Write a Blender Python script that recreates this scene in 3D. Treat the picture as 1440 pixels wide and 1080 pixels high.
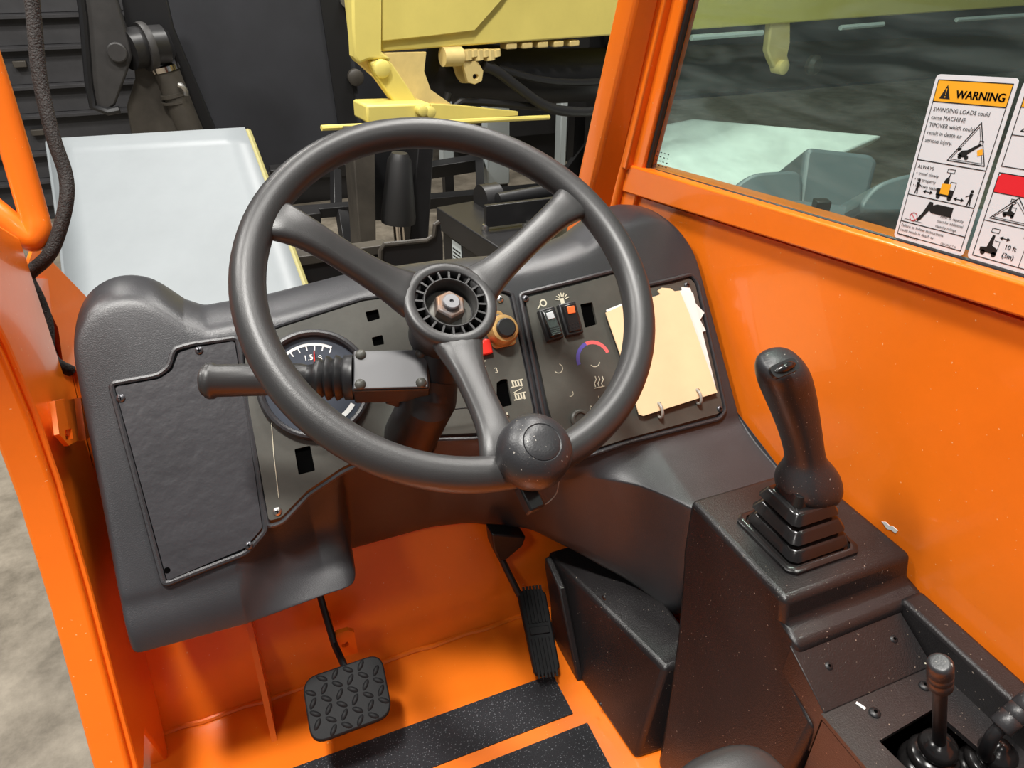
import bpy, bmesh, math, random
import numpy as np
from mathutils import Matrix, Vector
from mathutils.geometry import tessellate_polygon
random.seed(4)
for o in list(bpy.data.objects): bpy.data.objects.remove(o)
scn = bpy.context.scene; COL = scn.collection

# ------------------------------------------------------------------ camera (f = 1000 px on a 1440 px wide frame)
F = 1000.; CX = 720; CY = 540
TH = math.atan2(620, 1000); YAW = math.atan2(477, math.hypot(1000, 620))
H = 1.8                       # eye above the warehouse floor; the cab floor is at 0.8
FZ = 0.8
cr = np.array([math.cos(YAW), -math.sin(YAW), 0]); chd = np.array([math.sin(YAW), math.cos(YAW), 0]); zup = np.array([0, 0, 1.])
fw = chd*math.cos(TH)-zup*math.sin(TH); cu_ = chd*math.sin(TH)+zup*math.cos(TH)
C = np.array([0, 0, H])
cam = bpy.data.cameras.new('camera'); cam.lens = 25.0; cam.sensor_width = 36.0; cam.sensor_fit = 'HORIZONTAL'; cam.clip_start = .02
camo = bpy.data.objects.new('camera', cam); COL.objects.link(camo)
M = Matrix.Identity(4)
for i in range(3):
    M[i][0] = cr[i]; M[i][1] = cu_[i]; M[i][2] = -fw[i]; M[i][3] = C[i]
camo.matrix_world = M
scn.camera = camo

# ------------------------------------------------------------------ world, lamps, exposure
w = bpy.data.worlds.new('World'); scn.world = w; w.use_nodes = True
w.node_tree.nodes['Background'].inputs[0].default_value = (.86, .92, 1, 1)
w.node_tree.nodes['Background'].inputs[1].default_value = .10
def area(loc, sx, sy, power, target, col=(1, .97, .92)):
    l = bpy.data.lights.new('overhead_lamp', 'AREA'); l.shape = 'RECTANGLE'; l.size = sx; l.size_y = sy; l.energy = power; l.color = col
    o = bpy.data.objects.new('overhead_lamp', l); COL.objects.link(o); o.location = loc
    o.rotation_euler = (Vector(target)-Vector(loc)).to_track_quat('-Z', 'Y').to_euler()
area((-.75, .0, 6.0), .8, .4, 235, (-.9, -.1, 0))
area((-3.0, 2.4, 6.0), 1.1, .5, 190, (-3.0, 2.4, 0))
area((2.6, 4.4, 6.0), 1.1, .5, 150, (2.6, 4.4, 0))
area((-1.0, 6.0, 6.0), 1.1, .5, 120, (-1.0, 6.0, 0))
area((-3.2, -2.6, 6.0), 1.1, .5, 38, (-1.5, -1.2, 0))
area((2.6, -2.4, 6.0), 1.1, .5, 24, (2.0, -1.5, 0))
area((1.5, 1.7, 6.0), 1.1, .5, 120, (1.5, 1.7, 0))  # unseen lamp added to brighten the near flank of the boom
vs = scn.view_settings
vs.view_transform = 'Standard'; vs.look = 'None'; vs.gamma = 1.0; vs.use_curve_mapping = False; vs.exposure = 0.5

# ------------------------------------------------------------------ pixel helpers (pixel = direction, plane = distance)
def ray(x, y): return fw+cr*(x-CX)/F-cu_*(y-CY)/F
def pl(x, y, n, d):
    r = ray(x, y); n = np.array(n, float); return C+(d-n@C)/(n@r)*r
def PX(x, y, v): return pl(x, y, (1, 0, 0), v)
def PY(x, y, v): return pl(x, y, (0, 1, 0), v)
def PZ(x, y, v): return pl(x, y, (0, 0, 1), v)
def PD(x, y, d): return C+ray(x, y)*d
DNr = np.array([0, 1, -.809]); DNl = np.linalg.norm(DNr); DD = .913-.809*(H-.357)
DN = -DNr/DNl                                     # dashboard face normal, towards the seat
DDN = np.array([0, -.809, -1.])/math.hypot(.809, 1)   # down the face
EX = np.array([1., 0, 0])
def dpx(x, y, off=0.): return pl(x, y, DNr, DD-off*DNl)
def dpt(x, t, off=0.):                            # x, height below the eye, offset off the face
    return np.array([x, .913+(t+.357)*.809, H+t])+DN*off
def nrm(v): v = np.array(v, float); return v/np.linalg.norm(v)

# ------------------------------------------------------------------ materials
def mat(name, col, rough=.5, metal=0., bump=0., bscale=300., var=0., vscale=8., coat=0., spec=.5, col2=None):
    m = bpy.data.materials.new(name); m.use_nodes = True; nt = m.node_tree; b = nt.nodes['Principled BSDF']
    b.inputs['Roughness'].default_value = rough; b.inputs['Metallic'].default_value = metal
    b.inputs['Base Color'].default_value = (*col, 1); b.inputs['Coat Weight'].default_value = coat; b.inputs['Specular IOR Level'].default_value = spec
    tc = nt.nodes.new('ShaderNodeTexCoord')
    if bump:
        n = nt.nodes.new('ShaderNodeTexNoise'); n.inputs['Scale'].default_value = bscale; n.inputs['Detail'].default_value = 3
        bp = nt.nodes.new('ShaderNodeBump'); bp.inputs['Strength'].default_value = bump; bp.inputs['Distance'].default_value = .002
        nt.links.new(tc.outputs['Object'], n.inputs['Vector']); nt.links.new(n.outputs['Fac'], bp.inputs['Height']); nt.links.new(bp.outputs['Normal'], b.inputs['Normal'])
    if var or col2:
        n = nt.nodes.new('ShaderNodeTexNoise'); n.inputs['Scale'].default_value = vscale; n.inputs['Detail'].default_value = 6; n.inputs['Roughness'].default_value = .65
        r = nt.nodes.new('ShaderNodeValToRGB')
        c2 = col2 or tuple(min(1, c*(1+var)) for c in col); c1 = col if col2 else tuple(c*(1-var) for c in col)
        r.color_ramp.elements[0].color = (*c1, 1); r.color_ramp.elements[1].color = (*c2, 1)
        r.color_ramp.elements[0].position = .35; r.color_ramp.elements[1].position = .68
        nt.links.new(tc.outputs['Object'], n.inputs['Vector']); nt.links.new(n.outputs['Fac'], r.inputs['Fac']); nt.links.new(r.outputs['Color'], b.inputs['Base Color'])
    return m
def speckle(m, col, scale, thr, size_rough=.8):
    nt = m.node_tree; b = nt.nodes['Principled BSDF']; tc = nt.nodes.new('ShaderNodeTexCoord')
    v = nt.nodes.new('ShaderNodeTexNoise'); v.inputs['Scale'].default_value = scale; v.inputs['Detail'].default_value = 1
    r = nt.nodes.new('ShaderNodeValToRGB'); r.color_ramp.elements[0].position = thr; r.color_ramp.elements[1].position = thr+.02
    mx = nt.nodes.new('ShaderNodeMix'); mx.data_type = 'RGBA'
    nt.links.new(tc.outputs['Object'], v.inputs['Vector']); nt.links.new(v.outputs['Fac'], r.inputs['Fac']); nt.links.new(r.outputs['Color'], mx.inputs['Factor'])
    s = b.inputs['Base Color']
    if s.is_linked: nt.links.new(s.links[0].from_socket, mx.inputs['A'])
    else: mx.inputs['A'].default_value = s.default_value
    mx.inputs['B'].default_value = (*col, 1); nt.links.new(mx.outputs['Result'], s)
ORANGE = mat('orange_paint', (.88, .185, .01), .28, bump=.06, bscale=90, var=.05, vscale=6, coat=.25)
speckle(ORANGE, (.9, .45, .2), 260, .765)
DASH = mat('dash_plastic', (.031, .031, .034), .36, bump=.16, bscale=800, var=.1, vscale=9)
SKIN = mat('wheel_rubber', (.032, .031, .031), .37, bump=.1, bscale=1100, var=.07, vscale=14)
KNOB = mat('knob_plastic', (.024, .024, .026), .38, bump=.12, bscale=600)
speckle(KNOB, (.3, .28, .25), 420, .735)
CONS = mat('console_plastic', (.014, .0125, .013), .34, bump=.25, bscale=600, var=.1, vscale=10)
speckle(CONS, (.3, .25, .2), 330, .76)
PANEL = mat('panel_sheet', (.062, .061, .052), .45, bump=.05, bscale=200, var=.16, vscale=16)
ACCESS = mat('access_cover', (.031, .03, .034), .4, bump=.4, bscale=60, var=.12, vscale=12)
BLACK = mat('black_void', (.002, .002, .002), .9, spec=0.)  # near-black standing in for the shade inside openings, holes and slots
GLOSSB = mat('gloss_black_rubber', (.012, .011, .011), .2)
SATINB = mat('satin_black', (.010, .010, .011), .42)
BSTEEL = mat('black_steel', (.014, .0135, .014), .4, var=.2, vscale=5)
STEEL = mat('screw_steel', (.5, .49, .47), .35, metal=1)
CHROME = mat('chrome_rod', (.8, .74, .68), .14, metal=1)
DIAL = mat('dial_face', (.05, .058, .075), .3)
WHITE = mat('white_print', (.8, .8, .78), .5)
CREAMP = mat('cream_print', (.55, .52, .4), .6)
RED = mat('red_plastic', (.75, .03, .02), .3)
REDP = mat('red_print', (.7, .12, .12), .5)
BLUEP = mat('blue_print', (.09, .07, .33), .5)
AMBER = mat('amber_lens', (.8, .16, .04), .35)
LENS = mat('clear_lens', (.42, .44, .45), .3)
BRASS = mat('worn_brass', (.62, .38, .14), .45, metal=.55, var=.25, vscale=60)
RUST = mat('rusty_nut', (.17, .165, .17), .45, metal=.4, col2=(.22, .11, .05), vscale=70)
PAPER = mat('manila_card', (.78, .6, .36), .65, var=.05, vscale=10)
PAPW = mat('white_paper', (.78, .77, .74), .6)
RINGM = mat('ring_plastic', (.3, .28, .25), .4)
GRIP = mat('grip_tape', (.018, .018, .022), .75, bump=1., bscale=900)
speckle(GRIP, (.2, .2, .22), 420, .66)
RUBBER = mat('pedal_rubber', (.010, .010, .011), .62, bump=.1, bscale=300, spec=.25)
SILVER = mat('silver_paint', (.215, .235, .245), .42, metal=.0, var=.06, vscale=3)
OLIVE = mat('fender_edge', (.3, .27, .1), .5)  # olive colour carries the yellow reflection along one fender edge
YELLOW = mat('yellow_paint', (.78, .65, .17), .42, var=.05, vscale=3)
YELLOWD = mat('cream_yellow_paint', (.78, .6, .24), .45, var=.08, vscale=9)
DWALL = mat('charcoal_wall', (.022, .023, .028), .6, var=.15, vscale=3)
DSLAT = mat('charcoal_slat', (.033, .032, .034), .55, var=.2, vscale=6)
ARMM = mat('charcoal_arm', (.035, .033, .032), .5, var=.2, vscale=7)
TANSTEEL = mat('worn_steel', (.05, .043, .034), .5, var=.25, vscale=6)
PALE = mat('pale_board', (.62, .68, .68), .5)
SHEET = mat('pale_sheet', (.78, .84, .8), .5, var=.12, vscale=4)
HOOD = mat('grey_hood', (.1, .12, .13), .4, var=.1, vscale=4)
HOSE = mat('hose_rubber', (.014, .0135, .0135), .5)
CABLE = mat('braided_sleeve', (.022, .018, .016), .7, bump=1., bscale=420, var=.4, vscale=150)
SWHITE = mat('sticker_white', (.72, .73, .76), .45)
SBLK = mat('sticker_black', (.012, .012, .012), .5)
SORG = mat('sticker_orange', (.9, .42, .02), .45)
SRED = mat('sticker_red', (.75, .02, .03), .45)
# concrete
CONC = mat('concrete', (.10, .083, .06), .55, bump=.15, bscale=30, col2=(.26, .225, .175), vscale=5)
for n_ in CONC.node_tree.nodes:
    if n_.type == 'TEX_NOISE' and n_.inputs['Scale'].default_value < 10: n_.inputs['Detail'].default_value = 12; n_.inputs['Roughness'].default_value = .72
# tinted dusty glass
GLASS = bpy.data.materials.new('tinted_glass'); GLASS.use_nodes = True
nt = GLASS.node_tree; nt.nodes.clear()
out = nt.nodes.new('ShaderNodeOutputMaterial'); tr = nt.nodes.new('ShaderNodeBsdfTransparent'); tr.inputs[0].default_value = (.72, .83, .78, 1)
gl = nt.nodes.new('ShaderNodeBsdfGlossy'); gl.inputs['Roughness'].default_value = .03; gl.inputs[0].default_value = (.9, .95, .92, 1)
df = nt.nodes.new('ShaderNodeBsdfDiffuse'); df.inputs[0].default_value = (.5, .58, .56, 1)
lw_ = nt.nodes.new('ShaderNodeLayerWeight'); pw = nt.nodes.new('ShaderNodeMath'); pw.operation = 'POWER'; pw.inputs[1].default_value = 4.0; fr = nt.nodes.new('ShaderNodeMath'); fr.operation = 'MULTIPLY_ADD'; fr.inputs[1].default_value = .6; fr.inputs[2].default_value = .025
nt.links.new(lw_.outputs['Facing'], pw.inputs[0]); nt.links.new(pw.outputs[0], fr.inputs[0])
m1 = nt.nodes.new('ShaderNodeMixShader'); m2 = nt.nodes.new('ShaderNodeMixShader')
tc = nt.nodes.new('ShaderNodeTexCoord'); mp = nt.nodes.new('ShaderNodeMapping'); mp.inputs['Scale'].default_value = (1, 2.5, 16); mp.inputs['Rotation'].default_value = (.35, 0, 0)
nz = nt.nodes.new('ShaderNodeTexNoise'); nz.inputs['Scale'].default_value = 3; nz.inputs['Detail'].default_value = 7; nz.inputs['Distortion'].default_value = .8
rp = nt.nodes.new('ShaderNodeValToRGB'); rp.color_ramp.elements[0].position = .42; rp.color_ramp.elements[0].color = (.025, .025, .025, 1); rp.color_ramp.elements[1].position = .8; rp.color_ramp.elements[1].color = (.10, .10, .10, 1)
L = nt.links.new
L(tc.outputs['Object'], mp.inputs[0]); L(mp.outputs[0], nz.inputs['Vector']); L(nz.outputs['Fac'], rp.inputs[0])
L(fr.outputs[0], m1.inputs[0]); L(tr.outputs[0], m1.inputs[1]); L(gl.outputs[0], m1.inputs[2])
L(rp.outputs[0], m2.inputs[0]); L(m1.outputs[0], m2.inputs[1]); L(df.outputs[0], m2.inputs[2]); L(m2.outputs[0], out.inputs[0])

# ------------------------------------------------------------------ mesh builder
class MB:
    def __init__(s): s.v = []; s.f = []; s.m = []; s.mi = 0
    def add(s, vs_, fs): 
        k = len(s.v); s.v += [tuple(map(float, p)) for p in vs_]
        for f in fs: s.f.append([i+k for i in f]); s.m.append(s.mi)
        return s
    def prism(s, poly, vec):                     # closed outline pushed along vec
        poly = [np.array(p, float) for p in poly]; vec = np.array(vec, float); n = len(poly)
        nn = np.zeros(3)
        for i in range(n): nn += np.cross(poly[i], poly[(i+1) % n])
        if nn@vec > 0: poly = poly[::-1]
        s.add(poly+[p+vec for p in poly], [list(range(n)), list(range(2*n-1, n-1, -1))]+[[(i+1) % n, i, n+i, n+(i+1) % n] for i in range(n)]); return s
    def holed(s, outer, holes, vec):             # plate with real openings
        vec = np.array(vec, float); loops = [[np.array(p, float) for p in l] for l in [outer]+holes]
        tris = tessellate_polygon([[Vector(p) for p in l] for l in loops]); flat = [p for l in loops for p in l]; n = len(flat)
        fs = []
        for t in tris:
            a, b, c = (flat[i] for i in t)
            t = list(t)
            if np.cross(b-a, c-a)@vec > 0: t = t[::-1]
            fs.append(t); fs.append([i+n for i in t[::-1]])
        k = 0
        for l in loops:
            m_ = len(l)
            for i in range(m_): fs.append([k+i, k+(i+1) % m_, n+k+(i+1) % m_, n+k+i])
            k += m_
        s.add(flat+[p+vec for p in flat], fs); return s
    def box(s, c, ax, hs):
        c = np.array(c, float); ax = [np.array(a, float)*h for a, h in zip(ax, hs)]
        P = [c+i*ax[0]+j*ax[1]+k*ax[2] for i in(-1, 1) for j in(-1, 1) for k in(-1, 1)]
        s.add(P, [[0, 1, 3, 2], [4, 6, 7, 5], [0, 4, 5, 1], [2, 3, 7, 6], [0, 2, 6, 4], [1, 5, 7, 3]]); return s
    def abox(s, lo, hi):
        lo = np.array(lo, float); hi = np.array(hi, float); return s.box((lo+hi)/2, np.eye(3), (hi-lo)/2)
    def tube(s, pts, r, seg=12, closed=False, flat=None):
        pts = [np.array(p, float) for p in pts]; n = len(pts); rr = r if hasattr(r, '__len__') else [r]*n
        T = []
        for i in range(n):
            a = pts[(i-1) % n] if closed or i else pts[i]; b = pts[(i+1) % n] if closed or i < n-1 else pts[i]; T.append(nrm(b-a))
        u = nrm(np.cross(T[0], [0, 0, 1.] if abs(T[0][2]) < .9 else [1., 0, 0])); vs_ = []
        for i in range(n):
            u = nrm(u-T[i]*(u@T[i])); v = np.cross(T[i], u)
            for k in range(seg):
                a = 2*math.pi*k/seg; vs_.append(pts[i]+rr[i]*(math.cos(a)*u+math.sin(a)*v))
        fs = []
        for i in range(n if closed else n-1):
            j = (i+1) % n
            for k in range(seg): fs.append([i*seg+k, i*seg+(k+1) % seg, j*seg+(k+1) % seg, j*seg+k])
        if not closed: fs += [list(range(seg))[::-1], list(range((n-1)*seg, n*seg))]
        s.add(vs_, fs); return s
    def lathe(s, prof, o, ax, seg=32, ref=None, caps=True):
        o = np.array(o, float); ax = nrm(ax); u = np.cross(ax, [0, 0, 1.] if abs(ax[2]) < .9 else [0, 1., 0]) if ref is None else np.array(ref, float)
        u = nrm(u-ax*(u@ax)); v = np.cross(ax, u); n = len(prof); vs_ = []
        for r, h in prof:
            for k in range(seg):
                a = 2*math.pi*k/seg; vs_.append(o+ax*h+max(r, 1e-5)*(math.cos(a)*u+math.sin(a)*v))
        fs = []
        for i in range(n-1):
            for k in range(seg): fs.append([i*seg+k, i*seg+(k+1) % seg, (i+1)*seg+(k+1) % seg, (i+1)*seg+k])
        if caps: fs += [list(range(seg))[::-1], list(range((n-1)*seg, n*seg))]
        s.add(vs_, fs); return s
    def loft(s, rings, closed=True, caps=True):
        n = len(rings[0]); vs_ = [p for r in rings for p in r]; fs = []
        for i in range(len(rings)-1):
            for k in range(n if closed else n-1):
                fs.append([i*n+k, i*n+(k+1) % n, (i+1)*n+(k+1) % n, (i+1)*n+k])
        if caps: fs += [list(range(n))[::-1], list(range((len(rings)-1)*n, len(rings)*n))]
        s.add(vs_, fs); return s
    def text(s, string, size, o, eu, ev, align='LEFT'):     # eu along the line, ev up the letters
        cu = bpy.data.curves.new('lettering', 'FONT'); cu.body = string; cu.size = size; cu.align_x = align; cu.resolution_u = 3
        ob = bpy.data.objects.new('lettering', cu); COL.objects.link(ob)
        dg = bpy.context.evaluated_depsgraph_get(); me = ob.evaluated_get(dg).to_mesh()
        o = np.array(o, float); eu = np.array(eu, float); ev = np.array(ev, float)
        s.add([o+eu*v.co.x+ev*v.co.y for v in me.vertices], [list(p.vertices) for p in me.polygons])
        ob.evaluated_get(dg).to_mesh_clear(); bpy.data.objects.remove(ob); bpy.data.curves.remove(cu); return s
    def cut(s): s.cuts = getattr(s, 'cuts', [])+[(len(s.v), len(s.f))]; return s
    def build_pieces(s, name, mats, parent):      # one object for each run of faces between cuts
        s.cut(); v0 = f0 = 0
        for v1, f1 in s.cuts:
            if f1 > f0:
                p = MB(); p.v = s.v[v0:v1]; p.f = [[i-v0 for i in f] for f in s.f[f0:f1]]; p.m = s.m[f0:f1]; p.build(name, mats, parent, fix=False)
            v0, f0 = v1, f1
    def build(s, name, mats, parent=None, bevel=0., seg=2, sub=0, sharp=35, fix=True):
        me = bpy.data.meshes.new(name); me.from_pydata(s.v, [], s.f)
        for mm in (mats if isinstance(mats, (list, tuple)) else [mats]): me.materials.append(mm)
        me.polygons.foreach_set('material_index', s.m)
        if fix:
            bm = bmesh.new(); bm.from_mesh(me); bmesh.ops.recalc_face_normals(bm, faces=bm.faces); bm.to_mesh(me); bm.free()
        me.polygons.foreach_set('use_smooth', [True]*len(me.polygons)); me.update()
        if sharp < 180 and not sub: me.set_sharp_from_angle(angle=math.radians(sharp))
        o = bpy.data.objects.new(name, me); COL.objects.link(o)
        if parent is not None:
            o.parent = parent
            loc = Vector(parent.get('_loc', (0, 0, 0)))
            o.matrix_parent_inverse = Matrix.Translation(-loc)
        if bevel:
            b = o.modifiers.new('edge', 'BEVEL'); b.width = bevel; b.segments = seg; b.limit_method = 'ANGLE'; b.angle_limit = math.radians(40); b.harden_normals = False
        if sub:
            b = o.modifiers.new('smooth', 'SUBSURF'); b.levels = sub; b.render_levels = sub
        return o
LOC = {}
def thing(name, label, cat, loc, group=None):
    o = bpy.data.objects.new(name, None); COL.objects.link(o); o.empty_display_size = .05
    o.location = Vector([float(a) for a in loc]); o['_loc'] = [float(a) for a in loc]
    o['label'] = label; o['category'] = cat
    if group: o['group'] = group
    return o
def tag(o, label, cat, group=None):
    o['label'] = label; o['category'] = cat
    if group: o['group'] = group
    return o
def struct(o, label=None):
    o['kind'] = 'structure'
    if label: o['label'] = label
    return o
def place(src, name, Mw, parent):                 # copy of a small local mesh at a world matrix, under parent
    o = bpy.data.objects.new(name, src); COL.objects.link(o); o.parent = parent
    loc = Vector(parent.get('_loc', (0, 0, 0)))
    o.matrix_parent_inverse = Matrix.Translation(-loc); o.matrix_basis = Mw; return o
def frame(o, x, y, z):
    m_ = Matrix.Identity(4)
    for i in range(3): m_[i][0] = x[i]; m_[i][1] = y[i]; m_[i][2] = z[i]; m_[i][3] = o[i]
    return m_
def spline(pts, n):                               # Catmull-Rom
    pts = [np.array(p, float) for p in pts]; P = [2*pts[0]-pts[1]]+pts+[2*pts[-1]-pts[-2]]; o = []
    for i in range(1, len(P)-2):
        for k in range(n):
            t = k/n; a, b, c, d = P[i-1:i+3]
            o.append(.5*((2*b)+(-a+c)*t+(2*a-5*b+4*c-d)*t*t+(-a+3*b-3*c+d)*t**3))
    o.append(pts[-1]); return o
def roundpoly(P, r, n=4):                         # round the corners of a planar outline
    P = [np.array(p, float) for p in P]; o = []; N = len(P); rs = r if hasattr(r, '__len__') else [r]*N
    for i in range(N):
        a, b, c = P[i-1], P[i], P[(i+1) % N]; rr = min(rs[i], .45*np.linalg.norm(a-b), .45*np.linalg.norm(c-b))
        p0 = b+nrm(a-b)*rr; p1 = b+nrm(c-b)*rr
        for k in range(n+1):
            t = k/n; o.append((1-t)**2*p0+2*t*(1-t)*b+t*t*p1)
    return o
def screw_mesh(name, r, cross=True, m_=None):
    b = MB(); b.lathe([(r, 0), (r, .25*r), (r*.8, .5*r), (r*.4, .62*r), (0, .65*r)], (0, 0, 0), (0, 0, 1), 16)
    b.mi = 1
    if cross:
        b.box((0, 0, .63*r), np.eye(3), (.55*r, .11*r, .06*r)); b.box((0, 0, .63*r), np.eye(3), (.11*r, .55*r, .06*r))
    else: b.lathe([(.35*r, .6*r), (.35*r, .68*r)], (0, 0, 0), (0, 0, 1), 6)
    o = b.build(name, [m_ or STEEL, BLACK]); me = o.data; bpy.data.objects.remove(o); return me

# ================================================================== SETTING
def c3(x, y, zc): return np.array([x, y, H+zc])
XR = .67
g = MB(); g.abox((-12, -8, -.1), (14, 9, 0)); struct(g.build('floor_warehouse', CONC), 'bare grey-brown concrete warehouse floor')
g = MB(); g.abox((-12, 8.6, 0), (14, 8.8, 7)); struct(g.build('wall_back', DWALL), 'dark charcoal warehouse wall')
# cab floor, firewall, kick walls
g = MB(); g.abox((-.262, -.7, FZ-.02), (XR+.05, .80, FZ)); struct(g.build('floor', ORANGE), 'orange painted steel cab floor')
g = MB(); g.abox((-.22, -.65, .3), (XR, 1.25, FZ-.025)); struct(g.build('floor_chassis', BSTEEL), 'black chassis below the cab floor')
g = MB(); g.prism([c3(-.255, .775, -1.0), c3(-.255, .80, -.9), c3(-.255, .98, -.62), c3(-.255, 1.04, -.52), c3(-.255, 1.06, -.52), c3(-.255, 1.0, -.64), c3(-.255, .82, -.92), c3(-.255, .795, -1.0)], (XR+.255, 0, 0))
FIRE = struct(g.build('wall_front', ORANGE, sharp=25), 'orange sloping cab firewall behind the pedals')
# weld bead, gusset and drilled tab on the firewall
wb = MB(); wb.tube([c3(-.25+i*.03, .773+.002*math.sin(i*2.1), -.998) for i in range(21)], .004, 6); wb.build('weld_bead', ORANGE, FIRE)
gu = MB(); gu.prism([c3(-.098, .70, -1.0), c3(-.098, .775, -1.0), c3(-.098, .90, -.74), c3(-.098, .86, -.74)], (.008, 0, 0)); gu.build('gusset', ORANGE, FIRE)
tb = MB(); a0 = PY(485, 905, .74)
R_ = lambda x, z: np.array([a0[0]+x, .738, a0[2]+z])
ho = [R_(.006*math.cos(k*math.pi/4), .006*math.sin(k*math.pi/4)) for k in range(8)]
tb.holed([R_(-.016, -.026), R_(.016, -.026), R_(.016, .02), R_(.008, .028), R_(-.008, .028), R_(-.016, .02)], [ho], (0, .007, 0))
tb.box((a0[0]-.014, .765, a0[2]-.002), np.eye(3), (.003, .024, .025)); tb.build('drilled_tab', ORANGE, FIRE)
# door-side post and kick wall (plates standing at the door opening)
XL = -.24
po = [(0, 330), (-60, 330), (-60, 440), (0, 495), (40, 590), (75, 690), (120, 845), (150, 960), (184, 1090), (190, 1130)]
edge = [PX(*p, XL) for p in [(-60, 380), (0, 495), (40, 590), (75, 690), (120, 845), (150, 960), (184, 1090), (200, 1160)]]
outl = edge+[np.array([XL, .70, edge[-1][2]]), np.array([XL, .735, FZ-.02]), np.array([XL, .76, H-.98]), np.array([XL, .83, H-.873]), np.array([XL, .90, H-.70]), np.array([XL, .98, H-.30]), np.array([XL, .90, edge[0][2]])]
g = MB(); g.prism(outl, (-.035, 0, 0)); WL = struct(g.build('wall_left', ORANGE, bevel=.004), 'orange cab post beside the door opening')
fl = MB(); fe = [p+np.array([.002, .016, 0]) for p in edge]
fl.tube(fe, .004, 8); fl.build('folded_flange', ORANGE, WL)
g = MB(); g.prism([np.array([XL-.012, y, H+z]) for y, z in [(.75, -1.0), (.765, -.97), (.82, -.86), (.9, -.66), (.98, -.35), (1.1, -.40), (1.1, -.5), (.99, -.64), (.79, -.9), (.78, -1.0)]], (-.01, 0, 0))
struct(g.build('wall_kick', ORANGE), 'orange kick panel below the dashboard end')
# triangular cowl plate behind the dash end
g = MB(); g.prism([PD(40, 372, .93), PD(48, 345, .98), PD(62, 356, 1.0), PD(128, 424, 1.06), PD(128, 520, 1.06), PD(90, 520, .95), PD(82, 462, .93)], (-.006, .01, -.002)); g.build('cowl_plate', ORANGE, WL)
# latch bracket on the post
lb = MB(); o0 = PX(92, 592, XL); s_ = .001
lb.holed([PX(*p, XL+.012) for p in [(70, 565), (98, 562), (104, 620), (90, 628), (76, 612)]], [[PX(*p, XL+.012) for p in [(84, 606), (94, 604), (96, 618), (86, 620)]]], (.005, 0, 0))
lb.prism([PX(*p, XL) for p in [(66, 566), (72, 564), (80, 616), (74, 614)]], (.014, 0, 0))
lb.prism([PX(*p, XL) for p in [(96, 562), (100, 562), (110, 618), (104, 622)]], (.014, 0, 0)); lb.build('latch_bracket', ORANGE, WL)
# wall on the boom side
def sillpt(px, py, x): return PX(px, py, x)
lo_a = PX(895, 276, XR-.012); lo_b = PX(1440, 449, XR-.012); up_a = PX(905, 238, XR-.012); up_b = PX(1440, 398, XR-.012)
def ext(a, b, y): t = (y-a[1])/(b[1]-a[1]); return a+(b-a)*t
YB = -.7
la, lb_, ua, ub = ext(lo_a, lo_b, 1.10), ext(lo_a, lo_b, YB), ext(up_a, up_b, 1.10), ext(up_a, up_b, YB)
g = MB(); g.prism([np.array([XR, 1.14, FZ]), np.array([XR, YB, FZ]), np.array([XR, YB, lb_[2]-.009]), np.array([XR, 1.14, la[2]-.009])], (.015, 0, 0))
WR = struct(g.build('wall_right', ORANGE), 'glossy orange cab wall beside the console')
g = MB(); g.prism([la, lb_, ub, ua], (.05, 0, 0)); SILL = struct(g.build('trim_sill', ORANGE, bevel=.003), 'orange rail below the tinted window')
ga = MB(); ga.prism([la+np.array([.026, 0, -.02]), lb_+np.array([.026, 0, -.02]), lb_+np.array([.026, 0, .01]), la+np.array([.026, 0, .01])], (.006, 0, 0)); ga.build('sill_gap_shade', mat('brown_gap_shade', (.05, .02, .012), .6), SILL)  # dark brown strip painted in for the shadow line below the rail
def yL(z): return 1.043-(z+.072)*.339
def yM(z): return 1.033-(z+.075)*.27
def yR(z): return .978-(z+.07)*.26
def sec(z): return [np.array([.617, yL(z)+.004, H+z]), np.array([.622, yL(z)-.004, H+z]), np.array([.655, yM(z), H+z]), np.array([.72, yM(z), H+z]), np.array([.72, yL(z)+.05, H+z]), np.array([.617, yL(z)+.05, H+z])]
g = MB(); g.loft([sec(-.62), sec(.45)]); AP = struct(g.build('wall_corner_post', ORANGE, bevel=.006), 'orange corner post at the end of the dashboard')
def bar(x0, x1, d0, d1, z0, z1): 
    q = lambda z: [np.array([x0, yM(z)+d0, H+z]), np.array([x1, yM(z)+d0, H+z]), np.array([x1, yM(z)+d1, H+z]), np.array([x0, yM(z)+d1, H+z])]
    return MB().loft([q(z0), q(z1)])
bar(.650, .672, -.024, 0, -.335, .45).build('hinge_channel', ORANGE, AP, bevel=.003)
t_ = MB(); t_.tube([np.array([.657, yM(z)-.006, H+z]) for z in (-.52, .45)], .009, 12); t_.build('hinge_pin_tube', ORANGE, AP)
q = lambda z: [np.array([.662, yR(z), H+z]), np.array([.69, yR(z), H+z]), np.array([.69, yM(z)+.01, H+z]), np.array([.662, yM(z)+.01, H+z])]
MB().loft([q(-.42), q(.45)]).build('window_reveal', ORANGE, AP, bevel=.003)
# window
g = MB(); zt = .45
g.prism([np.array([.676, yR(-.36), H-.36]), np.array([.676, YB, ub[2]-.02]), np.array([.676, YB, H+zt]), np.array([.676, yR(zt), H+zt])], (.006, 0, 0))
WIN = struct(g.build('window_1', GLASS), 'smeared green-tinted side window of the cab')
gs = MB(); gs.tube([np.array([.672, yR(z)-.003, H+z]) for z in (-.345, .45)], .005, 8); gs.tube([ua+np.array([.016, -.06, .002]), ub+np.array([.016, 0, .002])], .004, 8); gs.build('window_gasket', SATINB, WIN)

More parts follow.
